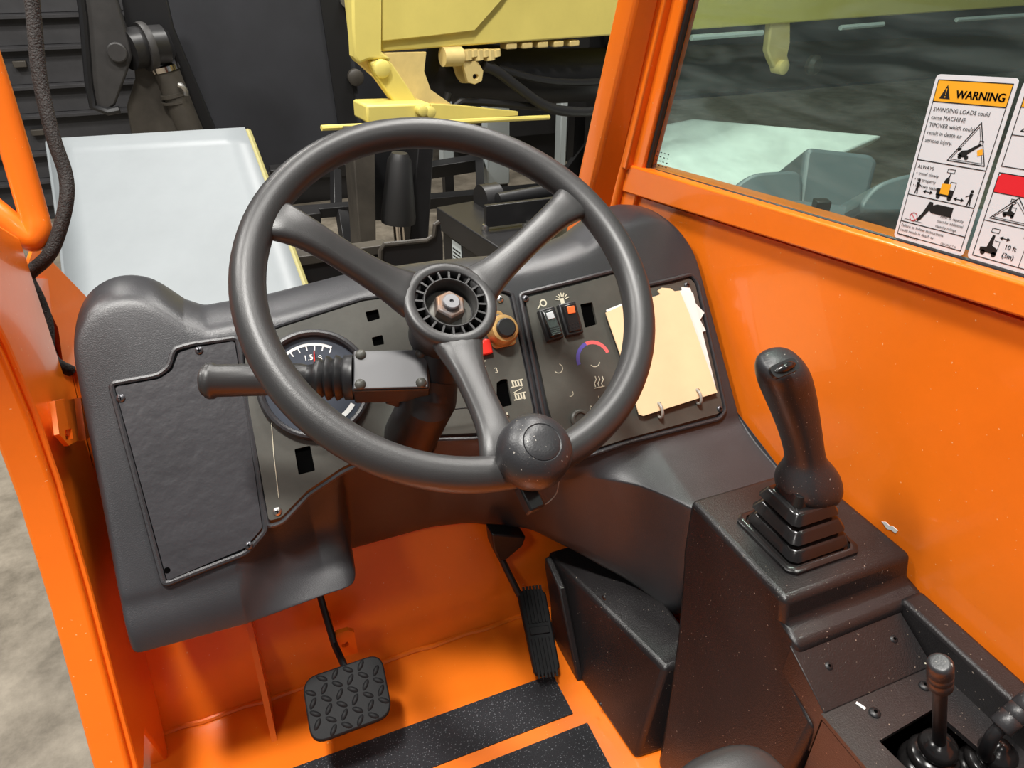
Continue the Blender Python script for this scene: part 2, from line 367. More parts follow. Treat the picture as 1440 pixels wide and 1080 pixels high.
# ================================================================== DASHBOARD
DB = thing('dashboard', 'moulded dark grey dashboard with humped ends behind the steering wheel', 'dashboard', c3(.2, .85, -.8))
tt = [(-.207, -.412), (-.2, -.394), (-.188, -.379), (-.17, -.369), (-.143, -.364), (-.113, -.371), (-.095, -.385), (-.079, -.399), (-.057, -.409), (.03, -.407), (.152, -.397), (.27, -.398), (.356, -.402), (.43, -.398), (.48, -.39), (.515, -.376), (.545, -.365), (.585, -.360), (.625, -.366), (.645, -.38), (.657, -.4), (.664, -.425)]
tbm = [(-.207, -.64), (-.08, -.64), (-.064, -.623), (-.045, -.607), (-.027, -.594), (.019, -.578), (.076, -.567), (.19, -.560), (.245, -.568), (.3, -.588), (.34, -.607), (.37, -.616), (.664, -.616)]
# per station: G1(y,z) G2(y,z) Hb(y,z)
def onf(t, off): p = dpt(0, t, off); return (p[1], p[2]-H)
kt = [(-.207, onf(-.667, 0), onf(-.688, -.012), (.80, -.74)), (-.08, onf(-.667, 0), onf(-.69, -.012), (.80, -.74)), (-.064, onf(-.655, -.012), onf(-.69, -.016), (.80, -.74)),
      (-.03, onf(-.638, -.045), onf(-.689, -.022), (.80, -.745)), (.02, onf(-.63, -.085), onf(-.687, -.03), (.80, -.75)), (.05, onf(-.635, -.092), onf(-.687, -.036), (.80, -.76)),
      (.062, onf(-.635, -.10), onf(-.68, -.055), (.82, -.77)), (.068, (.79, -.65), (.82, -.74), (.845, -.815)), (.2, (.79, -.64), (.82, -.73), (.845, -.815)), (.27, (.775, -.64), (.81, -.74), (.84, -.825)),
      (.31, (.745, -.63), (.775, -.70), (.82, -.835)), (.34, (.715, -.63), (.735, -.67), (.765, -.80)), (.37, (.70, -.637), (.708, -.656), (.72, -.805)), (.40, (.70, -.637), (.70, -.652), (.695, -.82)),
      (.43, (.695, -.637), (.678, -.652), (.668, -.84)), (.46, (.69, -.638), (.655, -.652), (.648, -.858)), (.485, (.68, -.640), (.615, -.652), (.612, -.876)), (.50, (.67, -.64), (.583, -.652), (.585, -.89)), (.51, (.66, -.64), (.577, -.652), (.578, -.89)), (.664, (.66, -.64), (.577, -.652), (.578, -.89))]
def itp(tab, x): return float(np.interp(x, [a[0] for a in tab], [a[1] for a in tab]))
def itk(x, k, j): return float(np.interp(x, [a[0] for a in kt], [a[k][j] for a in kt]))
xs = sorted(set([a[0] for a in tt]+[a[0] for a in tbm]+[a[0] for a in kt]+[-.204, .5, .6, .66, .1, .15]))
rings = []
for x in xs:
    t0, t1 = itp(tt, x), itp(tbm, x); D_ = dpt(x, t0); pr_ = []
    pr_.append((1.03, -.80)); pr_.append((1.04, -.5)); pr_.append((D_[1]+.11, t0-.014)); pr_.append((D_[1]+.07, t0+.007)); pr_.append((D_[1]+.010, t0+.004))
    for t in (t0-.004, t0-.016, (t0+t1)/2, t1+.014, t1+.003): q = dpt(x, t); pr_.append((q[1], q[2]-H))
    q = dpt(x, t1-.004, -.004); pr_.append((q[1]+0, q[2]-H))
    G1 = (itk(x, 1, 0), itk(x, 1, 1)); G2 = (itk(x, 2, 0), itk(x, 2, 1)); Hb = (itk(x, 3, 0), itk(x, 3, 1))
    pr_.append(G1); pr_.append((G2[0]*.9+G1[0]*.1, G2[1]*.9+G1[1]*.1)); pr_.append((G2[0]*.985+G1[0]*.015, G2[1]*.985+G1[1]*.015)); pr_.append((G2[0]*.96+Hb[0]*.04, G2[1]*.96+Hb[1]*.04)); pr_.append((Hb[0]*.93+G2[0]*.07, Hb[1]*.93+G2[1]*.07)); pr_.append((Hb[0]+.012, Hb[1]))
    sh = {-.207: .014, -.204: .005}.get(x, .006 if x == .664 else 0)
    if sh:
        cy = np.mean([p[0] for p in pr_]); cz = np.mean([p[1] for p in pr_])
        pr_ = [(p[0]+sh*nrm([cy-p[0], cz-p[1]])[0], p[1]+sh*nrm([cy-p[0], cz-p[1]])[1]) for p in pr_]
    rings.append([c3(x, *p) for p in pr_])
b = MB(); b.loft(rings); b.build('dash_body', DASH, DB, sub=2)

def lip(pix, r=.0042, off=.003, name='panel_lip', rad=.006, m_=None):
    P = roundpoly([dpx(*p, off) for p in pix], rad, 5)
    return MB().tube(P, r, 8, closed=True).build(name, m_ or DASH, DB)
def grow(P, k): c = np.mean(P, axis=0); return [p+(p-c)*k for p in P]
SCREW = screw_mesh('screw', .0052)
SCREWB = screw_mesh('screw', .0048, True, mat('dark_screw', (.12, .12, .13), .35, metal=.8))
YF = -DDN
def dscrew(px, py, off=.006, src=SCREW, parent=DB): place(src, 'screw', frame(dpx(px, py, off), EX, YF, DN), parent)
TH_ = .005
def plate(name, pix, holes, m_, rad=.006, parent=DB, off=.0012, th=TH_):
    P = roundpoly([dpx(*p, off) for p in pix], rad, 4)
    g_ = MB(); bk = []
    if holes:
        for h in holes:
            bk.append(MB().prism(grow([dpx(*p, .0004) for p in h], .12), DN*.0006))
        o = g_.holed(P, [roundpoly([dpx(*p, off) for p in h], .0015, 2) for h in holes], DN*th).build(name, m_, parent)
        for k_ in bk: k_.build('opening_shade', BLACK, o)  # black sheet gives the opening its dark depth by colour
    else: o = g_.prism(P, DN*th).build(name, m_, parent)
    return o
PL = [(163, 545), (225, 534), (243, 522), (252, 497), (275, 490), (330, 481), (349, 600), (369, 742), (345, 770), (236, 816)]
plate('access_cover', PL, None, ACCESS, .004)
lip([(156, 540), (222, 528), (237, 517), (245, 491), (270, 484), (334, 475)]+[(353, 600), (374, 746), (347, 777), (231, 822)], r=.0036)
for p in [(280, 493), (170, 560), (350, 767)]: dscrew(*p, .0062, SCREWB)
MB().lathe([(.0035, 0), (.0035, .0004)], dpx(235, 802, .0062), DN, 12).build('screw_hole', BLACK, DB)
H1 = [(513, 440), (531, 436), (534, 449), (517, 454)]; H2 = [(522, 476), (537, 472), (540, 485), (525, 488)]; H3 = [(414, 632), (436, 627), (443, 662), (420, 668)]
PM = [(343, 482), (395, 462), (510, 425), (560, 418), (588, 470), (620, 560), (600, 606), (545, 628), (480, 658), (432, 690), (395, 728), (378, 732), (366, 660), (350, 570)]
plate('gauge_panel', PM, [H1, H2, H3], PANEL, .004)
lip([(338, 478), (395, 457), (510, 420), (600, 408)]+[(640, 500), (640, 590), (603, 612), (547, 634), (482, 664), (434, 696), (397, 735), (377, 741), (360, 660), (344, 570)], r=.003)
dscrew(390, 719, .0064)
sm = MB(); sm.tube([dpx(*p, .0066) for p in [(380, 570), (385, 640), (392, 700)]], .0005, 5); sm.build('scratch', CREAMP, DB)
H4 = [(697, 539), (705, 534), (712, 534), (719, 570), (702, 574), (697, 560)]
PC = [(640, 440), (660, 420), (700, 413), (714, 418), (722, 450), (749, 582), (740, 606), (612, 612), (606, 604), (616, 585), (640, 575)]
plate('center_panel', PC, [H4], PANEL, .004)
lip([(640, 436), (660, 414), (702, 407), (720, 412), (728, 450), (756, 584), (745, 614), (608, 619), (600, 607)], r=.003)
dscrew(703, 421, .0064); 
MB().lathe([(.004, 0), (.004, .0004)], dpx(620, 604, .0062), DN, 12).build('screw_hole', BLACK, DB)
H5 = [(814, 429), (831, 426), (838, 457), (821, 462)]
PR = [(737, 420), (800, 404), (862, 387), (875, 398), (905, 408), (945, 400), (968, 393), (975, 400), (1014, 574), (1008, 582), (880, 617), (826, 634), (790, 640), (770, 575)]
plate('switch_panel', PR, [H5], PANEL, .004)
lip([(731, 414), (800, 397), (866, 380), (880, 393), (906, 402), (945, 393), (972, 386), (981, 398), (1020, 577), (1011, 589), (880, 623), (826, 641), (783, 648), (763, 577)], r=.0034)
for p in [(739, 420), (966, 401), (1012, 575)]: dscrew(*p, .0062, SCREWB)
# gauge
gc = (dpx(452, 462)+dpx(450, 610)+dpx(378, 545)+dpx(505, 520))/4; gc = dpx(443, 541, .006)
GA = MB().lathe([(.062, .0), (.071, .0), (.0715, .006), (.069, .011), (.066, .012), (.063, .010), (.0615, .003)], gc, DN, 48, caps=False).build('gauge_bezel', DASH, DB)
dk = MB(); dk.lathe([(.0625, .001), (.0625, .003)], gc, DN, 48); dk.build('gauge_dial', DIAL, GA)
def dp2(c, r, a, off): return c+EX*r*math.cos(a)+YF*r*math.sin(a)+DN*off
def arcband(g_, c, r0, r1, a0, a1, off, n=24):
    A = [math.radians(a0+(a1-a0)*k/n) for k in range(n+1)]
    g_.add([dp2(c, r0, a, off) for a in A]+[dp2(c, r1, a, off) for a in A], [[k, k+1, n+2+k, n+1+k] for k in range(n)])
mk = MB(); arcband(mk, gc, .050, .0535, 55, 150, .0036); mk.cut(); arcband(mk, gc, .05, .056, -75, -40, .0036)
for k in range(9):
    mk.cut(); a = 55+k*12; arcband(mk, gc, .044, .05, a-.9, a+.9, .0036, 1)
for s_, a in (('1.5', 95), ('8', 66), ('4', 160), ('1', 125)):
    p = dp2(gc, .036, math.radians(a), .0037); mk.cut(); mk.text(s_, .010, p-EX*.004-YF*.004, EX, YF)
mk.build_pieces('dial_marking', WHITE, GA)
nd = MB(); a = math.radians(80); nd.tube([dp2(gc, .004, a, .006), dp2(gc, .042, a, .006)], [.0016, .0006], 6); nd.build('needle', RED, GA)
# rocker switches
def rocker(pix, lensm, dots, tilt):
    P = [dpx(*p, .006) for p in pix]; c = np.mean(P, axis=0); ex = nrm((P[1]-P[0])+(P[2]-P[3])); ey = nrm(np.cross(DN, ex)); wx = np.linalg.norm(P[1]-P[0])/2; wy = np.linalg.norm(P[3]-P[0])/2
    r = MB().box(c+DN*.004, (ex, ey, DN), (wx, wy, .006)).build('rocker_switch', SATINB, DB, bevel=.002)
    p2 = nrm(DN+ey*tilt); e2 = nrm(np.cross(p2, ex))
    k = MB().box(c+DN*.011, (ex, e2, p2), (wx*.74, wy*.84, .004)).build('rocker_key', GLOSSB, r, bevel=.002)
    MB().box(c+DN*.0155+e2*wy*.45, (ex, e2, p2), (wx*.42, wy*.22, .0016)).build('indicator_lens', lensm, r, bevel=.0008)
    d = MB()
    if dots:
        for i in range(4):
            for j in range(2): d.lathe([(.0011, 0), (.0009, .001)], c+DN*.0146+ex*(i-1.5)*wx*.34-e2*wy*(.38+.22*j), p2, 8)
    else:
        for j in range(4): d.box(c+DN*.0148-e2*wy*(.3+.12*j), (ex, e2, p2), (wx*.6, wy*.03, .0008))
    d.build('grip_mark', SATINB, r)
rocker([(756, 438), (778, 432), (789, 477), (766, 483)], LENS, False, .1)
rocker([(783, 430), (807, 426), (816, 469), (793, 475)], AMBER, True, -.12)
# key switch, red lamp
kc = dpx(704, 467, .006)
kp = MB(); kp.prism(roundpoly([kc+EX*a+YF*b_ for a, b_ in [(-.018, -.022), (.018, -.022), (.019, .004), (.006, .03), (-.006, .03), (-.019, .004)]], .008), DN*.004); KS = kp.build('key_switch', BRASS, DB, bevel=.001)
MB().lathe([(.0215, .0), (.021, .014), (.018, .020), (.0135, .021)], kc+DN*.003, DN, 32).build('key_collar', BRASS, KS)
MB().lathe([(.0135, .018), (.0135, .025), (.0115, .027), (0, .0275)], kc+DN*.003, DN, 24).build('plug_cap', SATINB, KS)
MB().lathe([(.003, 0), (.003, .0015), (0, .002)], kc+YF*.022+DN*.004, DN, 10).build('rivet', RUST, KS)
rc = dpx(680, 490, .006); MB().prism([rc+EX*a+YF*b_ for a, b_ in [(-.020, -.010), (.010, -.010), (.010, .010), (.002, .012)]], DN*.008).build('red_button', RED, DB, bevel=.002)
# printed marks
pm = MB(); OFF = .0064
pm.text('3', .011, dpx(696, 525, OFF), EX, YF); pm.cut(); pm.text('4', .011, dpx(711, 588, OFF), EX, YF)
for (x, y) in ((727, 539), (731, 557)):
    pm.cut()
    for k in range(4): 
        p0 = dpx(x-6+4*k, y, OFF); pm.box(p0, (EX, YF, DN), (.0011, .0042, .0001))
    for dy in (-4, 4): pm.box(dpx(x, y+dy, OFF), (EX, YF, DN), (.0085, .0007, .0001))
pm.cut(); pm.tube([dpx(721, 553, OFF), dpx(735, 545, OFF)], .0006, 4)
pm.cut(); arcband(pm, dpx(674, 509, OFF), .006, .0075, 0, 360, 0, 20); pm.tube([dpx(668, 503, OFF), dpx(683, 516, OFF)], .0008, 4); pm.box(dpx(674, 509, OFF), (EX, YF, DN), (.0095, .0008, .0001))
pm.cut(); arcband(pm, dpx(764, 426, OFF), .0035, .0055, 0, 360, 0, 16); pm.tube([dpx(760, 428, OFF), dpx(756, 435, OFF)], .001, 4)
pm.cut()
for k in range(7):
    a = math.radians(15+25*k); c_ = dpx(791, 422, OFF); pm.tube([dp2(c_, .005, a, 0), dp2(c_, .011, a, 0)], .0009, 4)
pm.box(dpx(791, 424, OFF), (EX, YF, DN), (.003, .005, .0001))
pm.cut()
for k in range(3):
    pm.tube([dpx(837+5*k+d_, 529+5*j, OFF) for j, d_ in enumerate((0, 1.6, -1, .6))], .0008, 4)
pm.tube([dpx(836, 546, OFF), dpx(850, 543, OFF)], .0008, 4)
pm.cut(); pm.text('0', .009, dpx(830, 577, OFF), EX, YF); pm.cut(); pm.text('1', .009, dpx(841, 563, OFF), EX, YF)
pm.cut(); arcband(pm, dpx(785, 518, OFF), .0062, .0072, -150, 60, 0, 16); pm.cut(); arcband(pm, dpx(836, 508, OFF), .0075, .0086, -150, -20, 0, 12); pm.cut(); arcband(pm, dpx(802, 553, OFF), .004, .0048, -120, 30, 0, 10)
pm.build_pieces('panel_marking', CREAMP, DB)
hc = dpx(835, 505, OFF); hm = MB(); arcband(hm, hc, .022, .0275, 12, 104, 0); hm.build('heat_marking', REDP, DB, fix=False)
hm = MB(); arcband(hm, hc, .022, .0275, 104, 188, .0001); hm.build('cool_marking', BLUEP, DB, fix=False)
MB().lathe([(.014, 0), (.014, .004), (.012, .006), (.0095, .006), (.0085, .003), (0, .003)], dpx(815, 590, .006), DN, 24).build('rotary_stub', PANEL, DB)
# ================================================================== cards on rings
CD = thing('card_booklet', 'worn manila cards hanging on two rings over the switch panel', 'cards', dpx(950, 570, .008))
def card(pix, off, m_, nm, th=.0012): return MB().prism([dpx(*p, off) for p in pix], DN*th).build(nm, m_, CD)
card([(958, 404), (970, 405), (976, 425), (990, 440), (984, 450), (992, 465), (980, 470), (962, 440)], .009, PAPW, 'torn_sheet')
card([(852, 436), (872, 428), (960, 408), (974, 412), (1006, 545), (898, 582)], .011, PAPW, 'back_sheet')
hole = lambda x, y: [dpx(x+2.6*math.cos(k), y+2.6*math.sin(k), .0135) for k in np.linspace(0, 2*math.pi, 9)[:-1]]
MB().holed([dpx(*p, .0135) for p in [(851, 440), (874, 430), (918, 418), (928, 414), (924, 409), (930, 405), (942, 406), (948, 410), (955, 409), (968, 440), (1008, 552), (904, 585), (898, 583), (872, 500)]], [hole(927, 568), hole(981, 549)], DN*.0016).build('manila_card', PAPER, CD)
for x, y in ((927, 568), (981, 549)):
    p = dpx(x, y+9, .012); r = .011
    MB().tube([p+YF*r*math.cos(a)+DN*r*math.sin(a)*.8 for a in np.linspace(0, 2*math.pi, 21)[:-1]], .0022, 8, closed=True).build('binder_ring', RINGM, CD)

# ================================================================== STEERING WHEEL
wc = C+np.array([.1938, .6219, -.2881]); wn = nrm([.0533, -.5797, .8131]); wu = nrm(np.cross([0, 1, 0], wn)); wv = np.cross(wn, wu)
RW = .195
def wp(r, deg, h=0): a = math.radians(deg); return wc+r*(math.cos(a)*wu+math.sin(a)*wv)+wn*h
SW = thing('steering_wheel', 'dark grey three-spoke steering wheel with a spinner knob', 'steering wheel', wc-wn*.05)
MB().tube([wp(RW, k*3.75) for k in range(96)], .0163, 20, closed=True).build('rim', SKIN, SW)
for k, a in enumerate((30, 150, -91)):
    rad = lambda r, h: wp(r, a, h); tan = nrm(np.cross(wn, wp(1, a)-wc)); rr = []
    st = [(.030, -.046, .034, .016), (.05, -.044, .024, .014), (.075, -.036, .0175, .0125), (.115, -.020, .0155, .0115), (.145, -.006, .0165, .0115), (.17, -.001, .019, .0115), (.193, 0, .03, .009)]
    for r, h, wd, tk in st:
        c_ = rad(r, h); rr.append([c_+tan*x_+wn*y_ for x_, y_ in [(wd*.55, tk), (wd*.9, tk*.75), (wd, 0), (wd*.8, -tk*.9), (wd*.4, -tk), (-wd*.4, -tk), (-wd*.8, -tk*.9), (-wd, 0), (-wd*.9, tk*.75), (-wd*.55, tk)]])
    MB().loft(rr).build('spoke', SKIN, SW, sub=1)
hub0 = wc-wn*.030
MB().lathe([(.028, -.085), (.034, -.075), (.036, -.05), (.046, -.022), (.0495, -.006), (.0485, -.0015), (.046, 0), (.0385, 0), (.0375, -.001), (.0375, -.016), (.029, -.018), (.029, -.016), (.0265, -.022), (.0, -.022)], hub0, wn, 56).build('hub', SKIN, SW, sharp=50)
gr = MB().lathe([(.0292, -.014), (.0292, -.0015), (.0285, -.0005), (.0275, -.0005), (.0268, -.0015), (.0266, -.021), (.0272, -.021)], hub0, wn, 56, caps=False).build('hub_ring', SKIN, SW)
fin = MB()
for k in range(20): fin.v = []; fin.f = []; fin.m = []
fmesh = MB().box((.0333, 0, -.006), np.eye(3), (.0046, .0011, .0048)).build('hub_fin', SKIN); fme = fmesh.data; bpy.data.objects.remove(fmesh)
for k in range(20):
    a = math.radians(k*18+8); x_ = wu*math.cos(a)+wv*math.sin(a); place(fme, 'hub_fin', frame(hub0, x_, np.cross(wn, x_), wn), SW)
MB().lathe([(.0372, -.0125), (.0300, -.0125), (.0300, -.0118), (.0372, -.0118)], hub0, wn, 48, caps=False).build('vent_floor', BLACK, SW)
MB().lathe([(.025, -.022), (.0245, -.0195), (.016, -.0185)], hub0, wn, 32).build('washer', mat('grey_washer', (.13, .125, .11), .5, metal=.3, var=.3, vscale=60), SW)
nut = MB().lathe([(.0168, -.0185), (.0168, -.006), (.0148, -.004), (.0, -.004)], hub0, wn, 6, ref=wp(1, 20)-wc).build('hub_nut', RUST, SW, bevel=.0006, sharp=20)
MB().lathe([(.009, -.004), (.009, .0005), (.008, .0015), (.0022, .0015), (.0018, -.001), (0, -.001)], hub0, wn, 20).build('shaft_end', mat('grey_shaft', (.2, .2, .21), .45, metal=.5), nut)
# spinner knob
kp_ = pl(752, 634, wn, wn@(wc+wn*.030))
KB = MB().lathe([(.018, -.03), (.025, -.026), (.0315, -.016), (.0335, -.004), (.032, .008), (.027, .0165), (.0185, .0215), (.0172, .0219), (.0165, .0212)], kp_, wn, 40).build('spinner_knob', KNOB, SW, sharp=60)
MB().lathe([(.0161, .018), (.0161, .0218), (.0135, .0232), (.007, .0241), (0, .0243)], kp_, wn, 40).build('knob_cap', KNOB, KB)
MB().lathe([(.014, -.045), (.014, -.026)], kp_, wn, 20).build('knob_stem', BSTEEL, KB)
cl = pl(745, 700, wn, wn@(wc-wn*.01)); MB().box(cl, (nrm(wp(1, -80)-wc), wn, nrm(np.cross(wp(1, -80)-wc, wn))), (.013, .008, .008)).build('clamp_block', SATINB, KB, bevel=.002)
MB().tube(spline([PD(786, 676, .64), PD(782, 694, .645), PD(770, 707, .645), PD(756, 713, .64), PD(742, 716, .64)], 6), .0006, 6).build('clamp_wire', RINGM, KB)
MB().tube([PD(757, 713, .64), PD(748, 715, .64)], .0018, 8).build('wire_ferrule', STEEL, KB)

# ================================================================== COLUMN AND STALK
SC = thing('steering_column', 'black steering column with a ribbed-gaiter control stalk below the wheel', 'steering column', dpx(578, 612))
top = wc-wn*.10; base = dpx(576, 615, -.01); mid = PD(604, 560, .80)
MB().tube([hub0-wn*.05, top, mid+(top-mid)*.2, mid], .027, 24).build('upper_shroud', SATINB, SC)
MB().tube([mid+(top-mid)*.3, mid, mid+(base-mid)*.45, base], [.029, .031, .033, .036], 24).build('column_tube', SATINB, SC)
MB().lathe([(.037, -.002), (.038, .004), (.036, .014), (.033, .02)], base, mid-base, 28).build('column_boot', GLOSSB, SC)
ux = nrm([-1, .16, -.005]); bx0 = PD(600, 532, .79); bx1 = PD(500, 527, .765); le = PD(284, 532, .745)
ax = nrm(le-bx1); ay = nrm(wn-ax*(wn@ax)); az = np.cross(ax, ay)
bc = (bx0+bx1)/2; hl = np.linalg.norm(bx0-bx1)/2+.002
ST = MB().box(bc, (ax, ay, az), (hl, .017, .024)).build('switch_box', BSTEEL, SC, bevel=.0025)
MB().box(bc+ay*.018, (ax, ay, az), (hl-.002, .0014, .0225)).build('cover_plate', mat('painted_cover', (.075, .075, .08), .5, bump=.03, bscale=60), ST, bevel=.001)
rv = MB().lathe([(.006, 0), (.0055, .002), (.0035, .004), (0, .0048)], (0, 0, 0), (0, 0, 1), 16).build('rivet', PANEL); rme = rv.data; bpy.data.objects.remove(rv)
for i in (-1, 1):
    for j in (-1, 1): place(rme, 'rivet', frame(bc+ay*.0192+ax*i*(hl-.009)+az*j*.0175, ax, -az, ay), SC)
b0 = bc+ax*hl
MB().lathe([(.0245, 0), (.0245, .009), (.021, .011), (.024, .015), (.025, .018), (.02, .021), (.0235, .025), (.0245, .028), (.019, .031), (.022, .035), (.0225, .038), (.016, .042), (.0145, .05)], b0, ax, 32).build('gaiter', SATINB, SC, sharp=70)
L_ = np.linalg.norm(le-b0)
MB().lathe([(.014, .045), (.0165, .055), (.0172, .075), (.0175, L_-.012), (.0195, L_-.010), (.0197, L_-.005), (.0185, L_-.002), (.016, L_-.0015), (.0158, L_+.001), (.013, L_+.003), (0, L_+.0035)], b0, ax, 32).build('stalk_handle', SKIN, SC, sharp=50)
MB().prism([mid+az*.0+p for p in [ax*.03+ay*.01, ax*.05-ay*.012, ax*.02-ay*.04, -ax*.02-ay*.03, -ax*.02+ay*.01]], az*.006).build('mount_bracket', BSTEEL, SC, bevel=.001)
MB().tube(spline([dpx(606, 592, .02), dpx(630, 578, .03), dpx(660, 574, .03), dpx(690, 580, .02), dpx(716, 585, .008)], 6), .0008, 6).build('loose_wire', GLOSSB, SC)

# ================================================================== PEDALS, GRIP TAPE
BP = thing('brake_pedal', 'square brake pedal with diamond tread rubber pad', 'pedal', PZ(470, 880, FZ+.2))
bz = FZ+.10; nb = nrm([0, -.45, .9]); bcn = PD(489, 981, 0.0); 
bcen = PZ(489, 982, bz+.02); nb = nrm([0., -.40, .92]); bxv = EX; byv = np.cross(nb, EX)
pp = [pl(*p, nb, nb@bcen) for p in [(424, 955), (536, 917), (553, 1005), (438, 1048)]]
PADP = roundpoly(pp, .022, 6)
MB().prism(PADP, -nb*.012).build('pedal_pad', RUBBER, BP, bevel=.002)
cen = np.mean(pp, axis=0); e1 = nrm(pp[1]-pp[0]); e2 = nrm(np.cross(nb, e1)); W_ = np.linalg.norm(pp[1]-pp[0]); Hh = np.linalg.norm(pp[3]-pp[0])
tm = []
for k in (0, 1):
    s45 = MB(); d1 = nrm((.75, 1. if k else -.55, 0)); d2 = np.array([-d1[1], d1[0], 0])
    r1 = [np.array(d1)*.0082*math.cos(a)+d2*.0036*math.sin(a) for a in np.linspace(0, 2*math.pi, 13)[:-1]]
    s45.loft([[p for p in r1], [p*.75+np.array([0, 0, .0016]) for p in r1], [p*.3+np.array([0, 0, .0024]) for p in r1]]); o = s45.build('tread_lug', RUBBER); tm.append(o.data); bpy.data.objects.remove(o)
for i in range(6):
    for j in range(6):
        a = (i-2.5)*W_/6.2; b_ = (j-2.5)*Hh/6.2
        if abs(a) > W_*.36 and abs(b_) > Hh*.36: continue
        place(tm[(i+j) % 2], 'tread_lug', frame(cen+e1*a+e2*b_, e1, e2, nb), BP)
MB().tube([pl(485, 935, nb, nb@bcen)-nb*.016, PD(470, 905, 1.04), PD(455, 855, 1.05), PD(440, 800, 1.06)], .005, 10).build('pedal_arm', SATINB, BP)
GP = thing('throttle_pedal', 'long narrow ribbed black throttle pedal beside the kick housing', 'pedal', PZ(770, 945, FZ))
gb = PZ(771, 946, FZ+.03); gt = PD(746, 830, np.linalg.norm(0)+1.10)
gt = PY(747, 829, gb[1]+.115); gx = EX; gy = nrm(gt-gb); gn = nrm(np.cross(gx, gy)); gl_ = np.linalg.norm(gt-gb)
gq = [pl(*p, gn, gn@gb) for p in [(728, 834), (736, 829), (760, 827), (768, 834), (788, 938), (782, 946), (758, 951), (752, 946)]]
MB().prism(gq, -gn*.012).build('pedal_plate', RUBBER, GP, bevel=.003)
mid_g = np.mean(gq, axis=0); ey = nrm((gq[1]+gq[2])/2-(gq[5]+gq[6])/2); ex = nrm(np.cross(ey, gn))
for s0, s1 in ((.012, .072), (-.072, -.012)):
    for k in range(6):
        MB().box(mid_g+ey*(s0+s1)/2+ex*(k-2.5)*.0058+gn*.001, (ex, ey, gn), (.0016, (s1-s0)/2, .0016)).build('rib', RUBBER, GP)
MB().box(mid_g+gn*.001, (ex, ey, gn), (.016, .006, .002)).build('pedal_badge', RUBBER, GP, bevel=.001)
MB().tube([PY(731, 838, gt[1]), PY(712, 800, gt[1]+.03), PY(705, 785, gt[1]+.04)], .0055, 10).build('pedal_arm', SATINB, GP)
MB().prism([PY(*p, gt[1]+.03) for p in [(692, 752), (740, 755), (735, 768), (712, 788), (702, 790), (694, 772)]], (0, .03, 0)).build('pivot_bracket', SATINB, GP, bevel=.003)
for k, (y0, y1, x0) in enumerate(((.574, .648, -.1), (.46, .552, -.1))):
    o = MB().abox((x0, y0, FZ), (.333+.013*k, y1, FZ+.0022)).build('grip_tape', GRIP)
    tag(o, ('sparkling black grip tape strip on the orange floor, nearer the firewall', 'sparkling black grip tape strip on the orange floor, farther from the pedals')[k], 'grip tape', 'grip tape strips')

# ================================================================== CONSOLE
XC = .478
KH = thing('kick_housing', 'dark brown plastic housing between the floor and the console', 'housing', (.42, .6, FZ))
g = MB(); g.loft([[c3(.362, .72, -1.0), c3(.383, .475, -1.0), c3(.455, .47, -1.0), c3(.455, .72, -1.0)], [c3(.372, .765, -.85), c3(.436, .506, -.86), c3(.50, .506, -.86), c3(.50, .765, -.85)]]); g.build('housing_body', CONS, KH, bevel=.007, seg=3)
g = MB(); g.prism([c3(.364, y, z) for y, z in [(.70, -1.0), (.757, -.87), (.755, -.85), (.70, -.87), (.62, -1.0)]], (.012, 0, 0)); g.build('front_gusset', CONS, KH, bevel=.003)
for p in [(850, 840), (845, 990)]: MB().lathe([(.004, 0), (.003, .002), (0, .0025)], PX(*p, .371), (-1, 0, 0), 10).build('screw', SATINB, KH)
CN = thing('side_console', 'black-brown moulded console along the orange wall carrying the joystick', 'console', (.57, .4, FZ))
def zz(v): return H+v
# tower with the stepped rim
lw = MB(); rc_ = lambda x, y0, y1, z: [np.array([x, y1, zz(z)]), np.array([XR-.004, y1, zz(z)]), np.array([XR-.004, y0, zz(z)]), np.array([x, y0, zz(z)])]
lw.loft([rc_(XC, .385, .565, -.612), rc_(XC, .378, .565, -.645), rc_(XC, .352, .565, -.651), rc_(XC-.003, .348, .56, -.70), rc_(XC-.006, .30, .552, -.72), rc_(.455, .298, .52, -.80), rc_(.425, .296, .478, -.90), rc_(.41, .296, .46, -1.0)])
lw.build('console_body', CONS, CN, bevel=.008, seg=4)
g = MB(); g.prism([np.array([XC-.003, y, zz(z)]) for y, z in [(.360, -.656), (.297, -.689), (.297, -.76), (.36, -.76)]], (.155, 0, 0)); g.build('sloped_panel', CONS, CN, bevel=.001)
spn = nrm(np.cross([1., 0, 0], np.array([0, .064, .030])))
for x_ in (.508, .602): 
    p = np.array([x_, .332, zz(-.6725)]); place(screw_mesh('screw', .005, False, SATINB), 'screw', frame(p, EX, nrm([0, .064, .03]), spn), CN)
g = MB(); g.prism([np.array([.632, y, zz(z)]) for y, z in [(.36, -.646), (YB+.3, -.660), (YB+.3, -.8), (.36, -.8)]], (XR-.004-.632, 0, 0)); g.build('wall_rail', CONS, CN, bevel=.006, seg=3)
